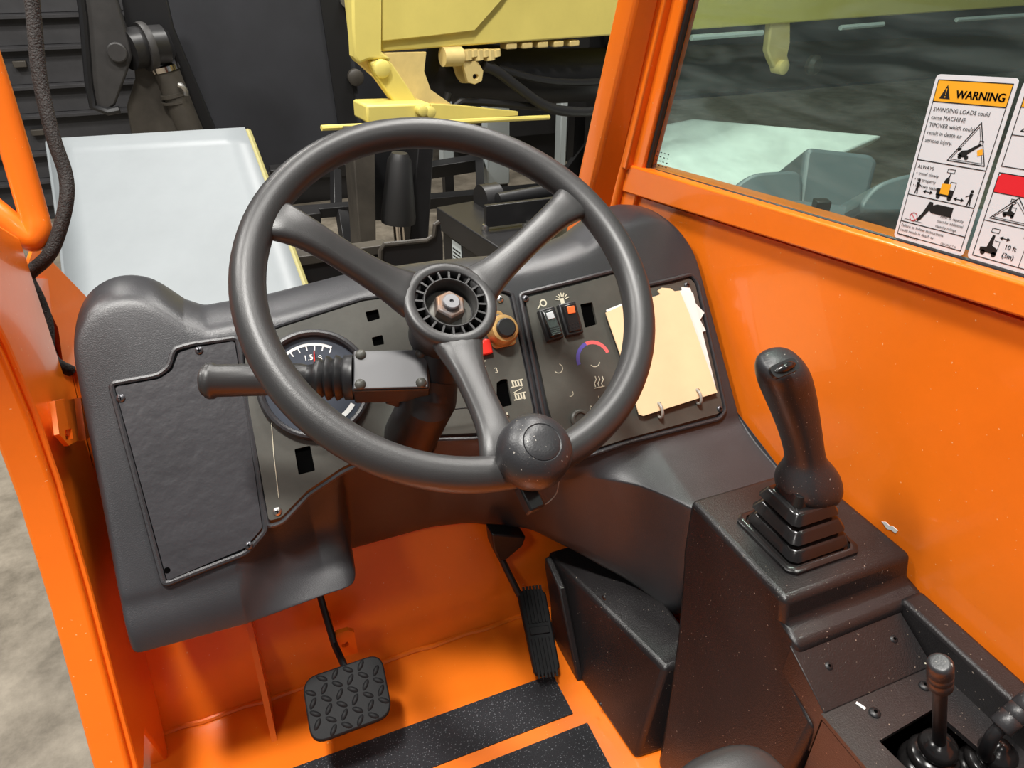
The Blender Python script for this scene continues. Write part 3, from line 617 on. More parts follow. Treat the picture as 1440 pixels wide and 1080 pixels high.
# lever plate with its opening
op = [PZ(*p, zz(-.69)) for p in [(1236, 1042), (1312, 997), (1420, 1090), (1345, 1150)]]
g = MB(); g.holed([np.array([.472, .298, zz(-.69)]), np.array([.634, .298, zz(-.69)]), np.array([.634, -.1, zz(-.69)]), np.array([.472, -.1, zz(-.69)])], [op], (0, 0, -.006)); g.build('lever_plate', CONS, CN)
g = MB(); g.prism([np.array([.472, y, zz(z)]) for y, z in [(.294, -.697), (-.1, -.697), (-.1, -1.0), (.294, -1.0)]], (.006, 0, 0)); g.build('plate_skirt', CONS, CN)
g = MB(); g.abox((.48, -.1, zz(-.80)), (.634, .294, zz(-.79))); g.build('opening_floor', BLACK, CN)
for p in [(1230, 1003), (1300, 965)]: place(screw_mesh('screw', .006, False, SATINB), 'screw', frame(PZ(*p, zz(-.69)), EX, (0, 1, 0), zup), CN)
MB().tube([PZ(1204, 988, zz(-.6895)), PZ(1217, 997, zz(-.6895))], .0016, 6).build('chipped_spot', PAPW, CN)
pt = MB()
for k in range(9): pt.lathe([(.002, 0), (.0015, .002), (0, .003)], PZ(1292+3*k*.9, 934-(k % 3)*2, zz(-.689)), zup, 7)
pt.build('paint_drip', CREAMP, CN)
dm = MB(); dm.prism([PX(*p, XR) for p in [(1240, 733), (1246, 734), (1251, 739), (1256, 740), (1263, 746), (1260, 750), (1253, 745), (1248, 744)]], (-.0006, 0, 0)); dm.build('chipped_paint', PAPW, WR)
# ================================================================== JOYSTICK
jc = np.array([.560, .462, zz(-.612)])
JS = thing('joystick', 'black joystick with a bent grip and stepped rubber boot on the console', 'joystick', jc)
def sqring(c, h, w, r=.18, lean=(0, 0), bow=0.): 
    o = []
    for k in range(4):
        a, b_ = [(1, 1), (-1, 1), (-1, -1), (1, -1)][k], [(-1, 1), (-1, -1), (1, -1), (1, 1)][k]
        for t in (.08, .3, .5, .7, .92):
            p = np.array(a)*(1-t)+np.array(b_)*t
            q_ = np.array([p[0]*w, p[1]*w]); o.append(np.array([c[0]+q_[0]+lean[0], c[1]+q_[1]+lean[1], c[2]+h+bow*abs(t-.5)*2]))
    return o
MB().loft([sqring(jc, .001, .053), sqring(jc, .004, .053), sqring(jc, .006, .050), sqring(jc, .006, .046)], caps=False).build('boot_flange', GLOSSB, JS)
rg = [sqring(jc, .002, .047)]
for k, (w0, w1, h0, h1) in enumerate(((.044, .040, .006, .020), (.040, .034, .026, .040), (.034, .029, .046, .060))):
    rg += [sqring(jc, h0, w0*.84, lean=(-.002*k, .003*k)), sqring(jc, h0+.002, w0, lean=(-.002*k, .003*k)), sqring(jc, h1-.002, w1, lean=(-.002*k, .003*k)), sqring(jc, h1, w1*.94, lean=(-.002*k, .003*k)), sqring(jc, h1+.001, w1*.72, lean=(-.003*k, .003*k))]
rg += [sqring(jc, .075, .02, lean=(-.005, .008))]
MB().loft(rg).build('rubber_boot', GLOSSB, JS, sharp=60)
yj = jc[1]+.012
j0 = PY(1137, 672, yj); j1 = PY(1132, 640, yj+.004)
def ell(c, a, b_, ux_, uy_, n=24, p=2.4): 
    o = []
    for k in range(n):
        t = 2*math.pi*k/n; cs, sn = math.cos(t), math.sin(t); o.append(c+ux_*a*math.copysign(abs(cs)**(2/p), cs)+uy_*b_*math.copysign(abs(sn)**(2/p), sn))
    return o
def spine(px, py, y, a, b_, ax_): return (PY(px, py, y), a, b_, nrm(ax_))
sp = [spine(1140, 704, yj, .022, .022, (0, 0, 1)), spine(1139, 697, yj, .030, .030, (0, 0, 1)), spine(1138, 688, yj, .0375, .035, (0, 0, 1)), spine(1137, 680, yj, .0385, .036, (0, 0, 1)), spine(1136, 668, yj+.002, .0365, .034, (-.05, .05, 1)), spine(1134, 655, yj+.003, .028, .027, (-.1, .1, 1)), spine(1133, 646, yj+.004, .0215, .022, (-.1, .1, 1)), spine(1131, 635, yj+.006, .0205, .022, (-.1, .1, 1)),
      spine(1125, 605, yj+.010, .0215, .023, (-.15, .12, 1)), spine(1116, 572, yj+.015, .0243, .025, (-.2, .1, 1)), spine(1107, 545, yj+.018, .027, .027, (-.2, 0, 1)), spine(1101, 526, yj+.017, .0283, .028, (-.15, -.15, 1)), spine(1098, 512, yj+.014, .0262, .025, (-.1, -.25, 1)), spine(1097.5, 503, yj+.012, .018, .016, (-.1, -.3, 1))]
rr = []
for c_, a, b_, n_ in sp:
    u_ = nrm(EX-n_*(EX@n_)); v_ = np.cross(n_, u_); rr.append(ell(c_, a, b_, u_, v_))
MB().loft(rr).build('grip', KNOB, JS, sub=1)
tp = PY(1104, 517, yj-.016); tn = nrm([-.05, -.55, .83]); tx = nrm(np.array([1, .0, .25])-tn*(np.array([1, 0, .25])@tn)); ty = np.cross(tn, tx)
RS = MB().prism(roundpoly([tp+tx*a+ty*b_ for a, b_ in [(-.0165, -.007), (.0165, -.007), (.0165, .007), (-.0165, .007)]], .0065), tn*.002-tn*.006).build('roller_surround', SATINB, JS)
MB().tube([tp+tx*a+tn*h_ for a, h_ in [(-.0125, -.001), (-.007, .001), (0, .0016), (.007, .001), (.0125, -.001)]], [.002, .0042, .0046, .0042, .002], 10).build('thumb_roller', GLOSSB, JS)
# ================================================================== LEVERS
def lever(name, base, path, knob_ax, label, grp):
    t = thing(name, label, 'lever', base, grp)
    MB().lathe([(.027, -.02), (.029, -.006), (.027, .0), (.021, .003), (.024, .007), (.0245, .012), (.021, .016), (.014, .018), (.0175, .021), (.019, .026), (.017, .033), (.012, .038), (.0075, .041), (.006, .045)], base, zup, 28).build('boot', GLOSSB, t, sharp=70)
    MB().tube(spline(path, 5), .0062, 14).build('rod', SATINB, t)
    e = path[-1]; MB().lathe([(.0085, -.006), (.0105, -.004), (.0105, .010), (.0100, .0105), (.0105, .011), (.0105, .021), (.0100, .0215), (.0105, .022), (.0102, .036), (.0085, .0395), (.006, .040), (0, .0395)], e, knob_ax, 24).build('knob', KNOB, t, sharp=60)
lb0 = PZ(1308, 1072, zz(-.715)); k0 = PY(1322, 960, lb0[1]-.002)
lever('control_lever', lb0, [lb0+zup*.03, (lb0+zup*.03+k0)/2, k0], k0-(lb0+zup*.03), 'upright black lever with a cylindrical knob in the console opening', 'console levers')
lb1 = lb0+np.array([.052, -.026, -.004]); p1 = PY(1386, 1062, lb1[1]); p2 = PY(1394, 1038, lb1[1]+.0); p3 = PY(1412, 1018, lb1[1])
lever('control_lever', lb1, [lb1+zup*.026, p1, p2, p3], p3-p2+np.array([.012, 0, .0]), 'bent black lever leaning towards the orange wall in the console opening', 'console levers')
# armrest end
AR = MB(); ac = PD(990, 1064, .60); ac2 = np.array([ac[0]+.02, ac[1]-.16, ac[2]-.035])
rr = []
for t, s_ in ((0, .3), (.04, .72), (.12, .95), (.25, 1), (1, 1)):
    c_ = ac+(ac2-ac)*t; rr.append([c_+np.array([a*.056*s_, 0, b_*.022*s_]) for a, b_ in [(1, 0), (.95, .45), (.8, .8), (.45, 1), (0, 1.03), (-.45, 1), (-.8, .8), (-.95, .45), (-1, 0), (-.9, -.7), (0, -.9), (.9, -.7)]])
tag(AR.loft(rr).build('armrest', SKIN, sub=1), 'rounded black padded armrest end beside the console', 'armrest')
# ================================================================== HANDLE AND CABLE
GH = thing('grab_handle', 'bent orange tube grab handle by the door opening', 'handle', PX(45, 345, XL))
MB().tube(spline([PD(-70, -60, .80), PD(-20, 80, .83), PD(18, 200, .86), PD(44, 290, .88), PD(52, 322, .885), PD(46, 335, .885), PD(30, 328, .88), PD(0, 304, .87), PD(-50, 262, .86)], 7), .0165, 16).build('handle_tube', ORANGE, GH)
cab_pts = [PD(42, -30, .85), PD(48, 30, .86), PD(56, 110, .87), PD(74, 190, .88), PD(92, 245, .89), PD(93, 285, .89), PD(80, 335, .89), PD(66, 362, .89), PD(44, 382, .90), PD(40, 392, .90), PD(54, 420, .905), PD(66, 455, .91), PD(68, 490, .91), PD(78, 510, .91), PD(100, 522, .93)]
CBL = MB().tube(spline(cab_pts, 6), [.0085]*(9*6)+[.0075]*(5*6+1), 12).build('power_cable', CABLE)
tag(CBL, 'black braided cable hanging past the orange handle to the dashboard', 'cable')
# ================================================================== STICKERS
def sticker(name, label, o, eu, ev, W, Hs):
    t = thing(name, label, 'sticker', o+ev*Hs); n_ = np.array([-1., 0, 0])
    S = lambda u, v, k=0: o+eu*u+ev*v+n_*(.0006+.00012*k)
    outer = roundpoly([S(0, 0), S(W, 0), S(W, Hs), S(0, Hs)], .005, 5)
    MB().prism(outer, n_*-.0005).build('backing', SWHITE, t)
    return t, S
def line(g_, S, pts, w_, k=2, closed=False):
    P = pts+[pts[0]] if closed else pts
    for a, b_ in zip(P[:-1], P[1:]):
        a = np.array(a, float); b_ = np.array(b_, float); d = nrm(b_-a); n_ = np.array([-d[1], d[0]])*w_/2; a = a-d*w_*.3; b_ = b_+d*w_*.3
        g_.add([S(*(a+n_), k), S(*(b_+n_), k), S(*(b_-n_), k), S(*(a-n_), k)], [[0, 1, 2, 3]])
def fill(g_, S, pts, k=2): g_.add([S(*p, k) for p in pts], [list(range(len(pts)))])
def circ(u, v, r, n=12): return [(u+r*math.cos(a), v+r*math.sin(a)) for a in np.linspace(0, 2*math.pi, n+1)[:-1]]
sx = .675
A0 = PX(1318, 104, sx); A1 = PX(1435, 110, sx); A3 = PX(1257, 333, sx)
eu = nrm(A1-A0); ev = nrm(A3-A0); SWd = np.linalg.norm(A1-A0); SH = np.linalg.norm(A3-A0)
T1, S = sticker('warning_sticker', 'white safety sticker headed WARNING in an orange band on the window', A0, eu, ev, SWd, SH)
mm = SWd/85.; m_ = lambda *p: [(a*mm, b_*mm) for a, b_ in p]       # lay out in millimetres on an 85 x 167 field
VH = SH/mm
hd = MB(); fill(hd, S, m_((4, 5), (81, 5), (81, 25), (4, 25)), 1); hd.build('header_band', SORG, T1, fix=False)
bk = MB()
line(bk, S, m_((4, 5), (81, 5), (81, VH-5), (4, VH-5)), .8*mm, 2, True)
for v in (25, 82, 118, 147): line(bk, S, m_((4, v), (81, v)), .9*mm)
fill(bk, S, m_((10, 22), (16, 9), (22, 22)))
def txt(g_, S, s_, u, v, size, sc=1.0, al='LEFT'): g_.text(s_, size*mm*.84, S(u*mm, v*mm, 3), eu*sc, -ev, al)
bold = lambda s_, u, v, size: [txt(bk, S, s_, u+d, v, size) for d in (0, .35, .7)]
bold('WARNING', 27, 20.5, 12.4)
for k, s_ in enumerate(('SWINGING LOADS could', 'cause MACHINE', 'TIPOVER which could', 'result in death or', 'serious injury.')): txt(bk, S, s_, 7, 34+7.4*k, 6.6)
line(bk, S, m_((38, 78), (78, 78), (62, 40)), .9*mm, 2, True); line(bk, S, m_((41, 76.3), (75, 76.3), (61.6, 44)), .5*mm, 2, True)
# tipping machine
fill(bk, S, m_((47, 71), (51, 67), (56, 66), (68, 58), (69, 60), (58, 69), (55, 73), (49, 73))); fill(bk, S, circ(50*mm, 73*mm, 2.2*mm)); fill(bk, S, circ(57*mm, 73*mm, 2.2*mm)); fill(bk, S, m_((45, 66), (49, 64), (50, 66), (47, 68)))
line(bk, S, m_((66, 56), (70, 56), (70, 60), (66, 60)), .5*mm, 2, True)
txt(bk, S, 'ALWAYS', 7, 90, 5.8)
for k, s_ in enumerate(('\u2022 travel slowly', '\u2022 rig properly', '\u2022 use two tethers')): txt(bk, S, s_, 7, 96.5+6.2*k, 5.6)
def man(u, v, f=1): 
    fill(bk, S, circ(u*mm, (v-14)*mm, 1.7*mm)); fill(bk, S, m_((u-1.8, v-12), (u+1.8, v-12), (u+1.3, v-6), (u+2, v), (u+.6, v), (u, v-5), (u-.8, v), (u-2, v), (u-1.4, v-6))); line(bk, S, m_((u, v-11), (u+5*f, v-8)), .8*mm)
man(13, 116); man(74, 117, -1)
def dbl(g_, u0, u1, v): 
    line(g_, S, m_((u0, v), (u1, v)), .8*mm); fill(g_, S, m_((u0-1.5, v), (u0+2, v-2), (u0+2, v+2))); fill(g_, S, m_((u1+1.5, v), (u1-2, v-2), (u1-2, v+2)))
dbl(bk, 22, 31, 112); dbl(bk, 58, 67, 113)
fill(bk, S, m_((36, 106), (40, 106), (42, 97), (46, 92), (47, 97), (47, 106), (55, 106), (55, 113), (36, 113))); fill(bk, S, circ(39*mm, 114*mm, 2.4*mm)); fill(bk, S, circ(52*mm, 114*mm, 2.4*mm))
line(bk, S, m_((49, 98), (55, 98), (55, 106), (49, 106)), .6*mm, 2, True); line(bk, S, m_((42, 86), (50, 86), (50, 89.5), (42, 89.5)), .6*mm, 2, True); line(bk, S, m_((46, 90), (46, 93)), .8*mm)
fill(bk, S, m_((32, 121), (36, 121), (37, 124), (41, 122), (60, 122), (60, 132), (37, 132), (34, 130), (30, 136), (27, 141), (23, 144), (23, 140), (27, 134), (30, 126))); line(bk, S, m_((8, 144), (30, 144)), .5*mm)
for k, s_ in enumerate(('\u2022 Refer to capacity', 'chart for additional', 'capacity ratings.')): txt(bk, S, s_, 46, 134+5.2*k, 4.6)
for k, s_ in enumerate(('Failure to follow instructions', 'could result in death or', 'serious injury.')): txt(bk, S, s_, 6, 152.5+5.1*k, 5.3)
txt(bk, S, '1001207217 A', 57, VH-6.2, 3.6)
bk.build('black_print', SBLK, T1, fix=False)
og = MB(); fill(og, S, m_((40, 101), (50, 100), (50, 111), (40, 111)), 3); og.cut(); fill(og, S, m_((66, 65), (71, 63), (73, 68), (68, 70)), 3); og.cut(); fill(og, S, m_((15.6, 12.5), (16.6, 12.5), (16.3, 18.5), (15.9, 18.5)), 3); fill(og, S, circ(16.1*mm, 20.2*mm, .7*mm, 8), 3); og.build_pieces('orange_print', SORG, T1)
rd = MB(); arc_ = circ(18*mm, 140*mm, 4.4*mm, 20); line(rd, S, arc_, .7*mm, 3, True); line(rd, S, m_((15, 137), (21, 143)), .7*mm, 3); rd.build('red_print', SRED, T1, fix=False)
# second sticker
B3 = PX(1360, 362, sx); B0 = B3-ev*(SH*.99)
T2, S2 = sticker('hazard_sticker', 'white safety sticker with a red band and 10 ft clearance drawing on the window', B0, eu, ev, SWd, SH*.99)
hd = MB(); fill(hd, S2, m_((5, 5), (80, 5), (80, 22), (5, 22)), 1); hd.build('header_band', SORG, T2, fix=False)
hd = MB(); fill(hd, S2, m_((5, 84), (8, 80), (80, 80), (80, 98), (5, 98)), 1); hd.build('red_band', SRED, T2, fix=False)
bk = MB(); line(bk, S2, m_((5, 5), (80, 5), (80, 74), (5, 74)), .8*mm, 2, True); line(bk, S2, m_((5, 80), (80, 80), (80, VH-6), (5, VH-6)), .8*mm, 2, True)
for v in (22, 46, 98, 125): line(bk, S2, m_((5, v), (80, v)), .7*mm)
for (a, b_, c_, v0, v1) in ((12, 50, 31, 42, 24), (10, 52, 31, 122, 99)):
    line(bk, S2, m_((a, v0), (b_, v0), (c_, v1)), .8*mm, 2, True); line(bk, S2, m_((a+3, v0-1.6), (b_-3, v0-1.6), (c_, v1+4)), .5*mm, 2, True)
for (u, v, s_) in ((27, 118, .8), (20, 157, 1.25)):
    fill(bk, S2, m_((u-8*s_, v-2*s_), (u-8*s_, v-5*s_), (u-3*s_, v-6*s_), (u-1*s_, v-16*s_), (u+1*s_, v-16*s_), (u+1*s_, v-8*s_), (u+6*s_, v-6*s_), (u+6*s_, v-1.5*s_))); fill(bk, S2, circ((u-5*s_)*mm, (v-1.5*s_)*mm, 2*s_*mm)); fill(bk, S2, circ((u+4*s_)*mm, (v-1.5*s_)*mm, 2*s_*mm))
    line(bk, S2, m_((u-3*s_, v-21*s_), (u+3*s_, v-21*s_), (u+3*s_, v-18*s_), (u-3*s_, v-18*s_)), .6*mm, 2, True); line(bk, S2, m_((u+2*s_, v-12*s_), (u+6*s_, v-12*s_), (u+6*s_, v-6*s_)), .5*mm)
SS = S; S = S2; dbl(bk, 27, 35, 138); S = SS
for d in (0, .3): txt(bk, S2, '10 ft', 33+d, 147, 7.5); txt(bk, S2, '(3m)', 33+d, 155, 7.5)
line(bk, S2, m_((52, 130), (52, 160)), .6*mm); line(bk, S2, m_((47, 133), (58, 131)), .6*mm); bk.build('black_print', SBLK, T2, fix=False)
# faint glazing stamp in the window corner
st = MB()
for k in range(4): 
    for j in range(4): st.box(PX(925+5*j-k*1.2, 213+6*k+j*1.5, .6755), (nrm(A1-A0), ev, EX), (.0022, .0007, .0001))
st.build('glazing_stamp', SBLK, WIN)

# ================================================================== FENDER BEYOND THE DASH
FN = thing('fender', 'pale silver-grey curved sheet-metal fender beyond the dashboard', 'fender', PD(250, 420, 1.8)*np.array([1, 1, 0]))
def fpt(u, v):                                     # u across, v down the sheet
    tl, tr_, bl, br = PD(68, 197, 2.12), PD(345, 181, 2.10), PD(118, 560, 1.66), PD(470, 520, 1.70)
    p = (tl*(1-u)+tr_*u)*(1-v)+(bl*(1-u)+br*u)*v
    n_ = nrm(np.cross(tr_-tl, tl-bl)); n_ = n_ if n_@(C-tl) > 0 else -n_
    return p+n_*(.03*v*v-.006*math.sin(math.pi*v)), n_
rows = []
NV, NU = 12, 8
top_ = [[fpt(i/NU, j/NV)[0] for i in range(NU+1)] for j in range(NV+1)]; n_ = fpt(0, 0)[1]
g = MB(); g.loft(top_, closed=False, caps=False); o = g.build('fender_sheet', SILVER, FN, sharp=80); sm_ = o.modifiers.new('thickness', 'SOLIDIFY'); sm_.thickness = .012; sm_.offset = 0
for i, nm in ((0, 'edge_bead'), (NU, 'edge_bead')):
    MB().tube([top_[j][i]-n_*.014 for j in range(NV+1)], .014 if i else .016, 10).build(nm, OLIVE if i else SILVER, FN)
for s_ in (.3, .7):
    p = fpt(s_, .9)[0]; MB().tube([p-n_*.03, np.array([p[0], p[1]+.03, .2])], .03, 10).build('fender_stay', BSTEEL, FN)
# ================================================================== RIBBED SHUTTER AND CHARCOAL CABINET
YS = 6.2
SH_ = thing('steel_shutter', 'charcoal ribbed steel shutter behind the dark loader arm', 'shutter', (PY(60, 200, YS)[0], YS, 0))
ys = [-80, -30, 17, 62, 117, 158, 211, 250, 290]
for a, b_ in zip(ys[:-1], ys[1:]):
    z0 = PY(60, b_, YS)[2]; z1 = PY(60, a, YS)[2]; xa = PY(-200, 100, YS)[0]; xb = PY(220, 100, YS)[0]
    z0 = max(z0, .03)
    if z1 > z0+.02:
        MB().prism([(xa, YS+.05, z0), (xa, YS, z0), (xa, YS+.012, z1-.035), (xa, YS-.055, z1-.032), (xa, YS-.055, z1-.014), (xa, YS+.02, z1), (xa, YS+.05, z1)], (xb-xa, 0, 0)).build('slat', DSLAT, SH_)
xa = PY(-200, 100, YS)[0]; xb = PY(220, 100, YS)[0]; MB().abox((xa, YS+.05, 0), (xb, YS+.15, 4)).build('shutter_back', DSLAT, SH_)
for p in [(28, 90), (53, 186)]: MB().box(PY(*p, YS-.02), np.eye(3), (.04, .02, .02)).build('slat_clip', TANSTEEL, SH_, bevel=.004)
YC = 5.9
CB = thing('charcoal_cabinet', 'tall flat charcoal steel cabinet side standing on the warehouse floor', 'cabinet', (PY(380, 240, YC)[0], YC, 0))
xa = PY(228, 100, YC)[0]; xb = PY(500, 100, YC)[0]
MB().abox((xa, YC, .28), (xb, YC+.6, 4)).build('cabinet_side', DWALL, CB)
MB().abox((xa-.01, YC-.04, .22), (xb+.03, YC+.6, .28)).build('base_rail', TANSTEEL, CB); MB().abox((xa+.05, YC+.02, 0), (xb-.05, YC+.55, .22)).build('plinth', BSTEEL, CB)
xe = PY(466, 60, YC)[0]; MB().prism([(xe-.02, YC-.02, .3), (xe+.12, YC-.02, .3), (xe+.12, YC-.02, 4), (xe-.1, YC-.02, 4)], (0, .02, 0)).build('corner_strip', SATINB, CB)
MB().lathe([(.06, 0), (.06, .05), (.045, .06)], PY(499, 108, YC-.03), (0, -1, 0), 20).build('hinge_boss', TANSTEEL, CB)
MB().lathe([(.05, 0), (.05, .04)], PY(487, 0, YC-.03), (0, -1, 0), 16).build('latch_stud', STEEL, CB)
# ================================================================== LOADER ARM
YA = 4.9
LA = thing('loader_arm', 'dark loader arm with a pinned knuckle in front of the ribbed shutter', 'loader arm', (PY(250, 190, YA)[0], YA, 0))
MB().prism([PY(*p, YA) for p in [(100, -60), (150, -60), (165, 0), (183, 60), (186, 80), (178, 105), (162, 148), (150, 156), (132, 150), (124, 120), (117, 20)]], (0, .10, 0)).build('knuckle_plate', ARMM, LA, bevel=.012)
MB().tube([PY(*p, YA-.005) for p in [(105, -60), (117, 20), (125, 118), (131, 150), (152, 157), (168, 154)]], .022, 8).build('plate_edge', SATINB, LA)
MB().lathe([(.052, -.02), (.052, .03), (.045, .035), (0, .035)], PY(165, 73, YA), (0, -1, 0), 24).build('pin', ARMM, LA)
MB().tube([PY(178, 70, YA+.05), PY(200, 66, YA+.1), PY(232, 62, YA+.15), PY(242, 60, YA+.15)], [.11, .11, .105, .06], 20).build('knuckle_barrel', BSTEEL, LA)
MB().lathe([(.13, -.02), (.135, 0), (.13, .02)], PY(205, 66, YA+.1), PY(232, 62, YA+.15)-PY(200, 66, YA+.1), 24).build('barrel_ring', ARMM, LA)
MB().prism([PY(*p, YA+.14) for p in [(186, 70), (205, 62), (262, 190), (320, 330), (230, 330), (185, 190), (178, 150), (190, 110)]], (0, .08, 0)).build('link_plate', TANSTEEL, LA, bevel=.008)
MB().tube([PY(*p, YA+.1) for p in [(232, 95), (262, 170), (330, 330)]], .075, 18).build('hydraulic_barrel', TANSTEEL, LA)
for p, q_ in (((231, 92), (234, 99)), ((244, 130), (246, 135)), ((247, 141), (248, 144))): MB().tube([PY(*p, YA+.1), PY(*q_, YA+.1)], .082, 18).build('barrel_band', CHROME if p[0] == 231 else TANSTEEL, LA)
MB().tube(spline([PY(250, 119, YA), PY(256, 121, YA), PY(261, 127, YA), PY(262, 134, YA)], 4), .016, 8).build('hydraulic_elbow', STEEL, LA)
MB().prism([PY(*p, YA+.3) for p in [(160, -60), (222, -60), (245, 40), (305, 185), (380, 330), (340, 330), (285, 185), (240, 70), (180, 50)]], (0, .1, 0)).build('boom_flank', SATINB, LA, bevel=.01)
MB().prism([(PY(200, 330, YA)[0], YA+.02, 0), (PY(350, 330, YA)[0], YA+.02, 0), (PY(350, 330, YA)[0], YA+.02, PY(280, 300, YA)[2]), (PY(200, 330, YA)[0], YA+.02, PY(280, 300, YA)[2])], (0, .4, 0)).build('arm_base', BSTEEL, LA)
# ================================================================== YELLOW BOOM
Y0 = 4.0
BM = thing('yellow_boom', 'pale yellow telescopic boom with brackets and a black cylinder beneath', 'boom', np.array([PY(537, 72, Y0)[0], Y0, 0]))
p0 = PY(537, 73, Y0); zb = p0[2]; p1 = PZ(1440, 8.5, zb); bd = nrm(p1-p0); bn = nrm(np.cross(zup, bd)); bn = bn if bn[1] > 0 else -bn
BL = 9.0
def by(px, py, off=0.): return pl(px, py, bn, bn@p0+off)      # on the boom's near flank, off metres behind it
MB().box(p0+bd*BL/2+bn*.25+zup*.35, (bd, bn, zup), (BL/2, .25, .35)).build('boom_section', YELLOW, BM, bevel=.01)
tp_ = [by(537, -80, -.03), by(537, 58, -.03), by(605, 51, -.03), by(668, 43, -.03), by(706, 0, -.03), by(760, -80, -.03)]
MB().prism(tp_, bn*.03).build('flank_plate', YELLOW, BM, bevel=.004)
MB().prism([by(*p, -.06) for p in [(494, -80), (538, -80), (537, 74), (552, 84), (520, 84), (505, 90), (498, 80), (496, 40)]], bn*.08).build('end_plate', YELLOW, BM, bevel=.012)
MB().prism([by(*p, .0) for p in [(500, 60), (540, 74), (600, 73), (597, 100), (606, 126), (640, 150), (640, 156), (560, 156), (527, 110), (500, 86)]], bn*.03).build('web_plate', YELLOWD, BM, bevel=.005)
MB().prism([by(*p, -.05) for p in [(521, 88), (530, 83), (546, 84), (552, 90), (578, 128), (592, 150), (560, 152), (528, 106)]], bn*.05).build('gusset', YELLOW, BM, bevel=.008)
MB().lathe([(.045, 0), (.045, .03), (.03, .04)], by(535, 96, -.05), -bn, 16).build('bolt', YELLOW, BM, bevel=.004)
MB().prism([by(*p, -.16) for p in [(515, 148), (606, 145), (609, 171), (517, 174)]], bn*.2).build('foot_plate', YELLOW, BM, bevel=.012)
for p in [(590, 154), (601, 156)]: MB().lathe([(.028, 0), (.028, .05), (.018, .055)], by(*p, -.16), -bn, 14).build('bolt', YELLOW, BM)
MB().prism([by(*p, -.02) for p in [(606, 146), (645, 148), (729, 157), (729, 163), (640, 171), (608, 171)]], bn*.03).build('tail_plate', YELLOW, BM, bevel=.004)
MB().tube([by(452, 180, -.18), by(772, 165, -.02)], .014, 8).build('guide_rod', YELLOW, BM)
# black lift cylinder beneath
MB().tube([by(598, 92, .30), by(602, 95, .30), by(612, 100, .3), by(760, 108, .30), by(950, 100, .3), by(1500, 70, .3)], [.09, .14, .165, .165, .165, .165], 24).build('lift_cylinder', HOSE, BM)
MB().tube(spline([by(630, 130, .05), by(627, 148, .05), by(634, 156, .05), by(644, 146, .05), by(660, 143, .05), by(740, 149, .05), by(860, 160, .05)], 6), .022, 10).build('steel_pipe', HOSE, BM)
MB().tube(spline([by(680, 92, .0), by(700, 101, .0), by(735, 128, .0), by(765, 148, .0), by(800, 157, .0), by(850, 155, .0), by(920, 140, .0)], 6), .030, 12).build('hydraulic_hose', HOSE, BM)
MB().tube(spline([by(700, 96, .08), by(760, 112, .1), by(820, 116, .1), by(880, 110, .1)], 6), .022, 10).build('hydraulic_hose', HOSE, BM)
ho_ = [by(669+4*math.cos(a), 108+4*math.sin(a), -.02) for a in np.linspace(0, 2*math.pi, 11)[:-1]]
MB().holed([by(*p, -.02) for p in [(650, 86), (672, 86), (680, 100), (678, 114), (668, 119), (658, 116)]], [ho_], bn*.03).build('hanger_plate', YELLOWD, BM, bevel=.003)
MB().prism([by(*p, .06) for p in [(637, 84), (650, 84), (662, 117), (650, 117), (644, 108)]], bn*.03).build('hanger_plate', YELLOWD, BM, bevel=.003)
MB().tube([by(622, 80, .0), by(648, 79, 0)], .05, 14).build('hanger_pin', YELLOWD, BM)
for k in range(6): MB().tube([by(655+8*k, 70, .0), by(656+8*k, 84-(k % 2)*5, .0)], .035, 10).build('hose_fitting', YELLOWD, BM)
for k in range(5): MB().box(by(715+22*k, 64-k, .05), (bd, bn, zup), (.035, .04, .016)).build('clip_block', YELLOWD, BM, bevel=.006)
# boom parts and modelled light reflections seen through the tinted window
MB().prism([by(*p, .02) for p in [(1085, 30), (1112, 30), (1112, 60), (1108, 78), (1112, 92), (1104, 104), (1092, 100), (1086, 88), (1080, 72)]], bn*.06).build('hook_plate', YELLOWD, BM, bevel=.012)
MB().lathe([(.05, -.05), (.05, .04), (.03, .05)], by(1097, 94, .02), -bn, 16).build('hook_pin', YELLOWD, BM)
MB().lathe([(.07, 0), (.075, .04), (.05, .07)], by(1140, 91, .1), -bn, 18).build('end_cap', TANSTEEL, BM)
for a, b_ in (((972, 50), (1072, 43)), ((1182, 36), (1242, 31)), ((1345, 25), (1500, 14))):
    MB().tube([by(a[0], a[1]+3, .02), by(b_[0], b_[1]+3, .02)], .018, 8).build('reflection_bar', PALE, BM)  # pale bars shaped as the white lamp reflections under the boom
for px in (870, 1500):
    q_ = by(px, 60, .4); MB().abox((q_[0]-.12, q_[1]-.02, 0), (q_[0]+.12, q_[1]+.2, zb+.1)).build('boom_support', BSTEEL, BM)
# ================================================================== MAST WITH CHROME ROD
YM = 3.5
MS = thing('black_mast', 'black steel mast with a conical boot and chrome rod beyond the dashboard', 'mast', (PY(555, 340, YM)[0], YM, 0))
dn = lambda px: np.array([PY(px, 345, YM)[0], YM, 0])
MB().prism([PY(*p, YM) for p in [(495, 192), (527, 192), (529, 345), (531, 600), (508, 600), (506, 345)]], (0, .25, 0)).build('mast_plate', TANSTEEL, MS, bevel=.006)
MB().prism([PY(*p, YM+.1) for p in [(589, 192), (611, 192), (602, 345), (598, 600), (574, 600), (576, 345)]], (0, .25, 0)).build('mast_plate', BSTEEL, MS, bevel=.006)
MB().prism([PY(*p, YM+.3) for p in [(510, 192), (600, 192), (590, 310), (520, 310)]], (0, .03, 0)).build('mast_web', SATINB, MS)
bt = PY(560, 312, YM+.05); bu = PY(562, 215, YM+.05); L2 = np.linalg.norm(bu-bt)
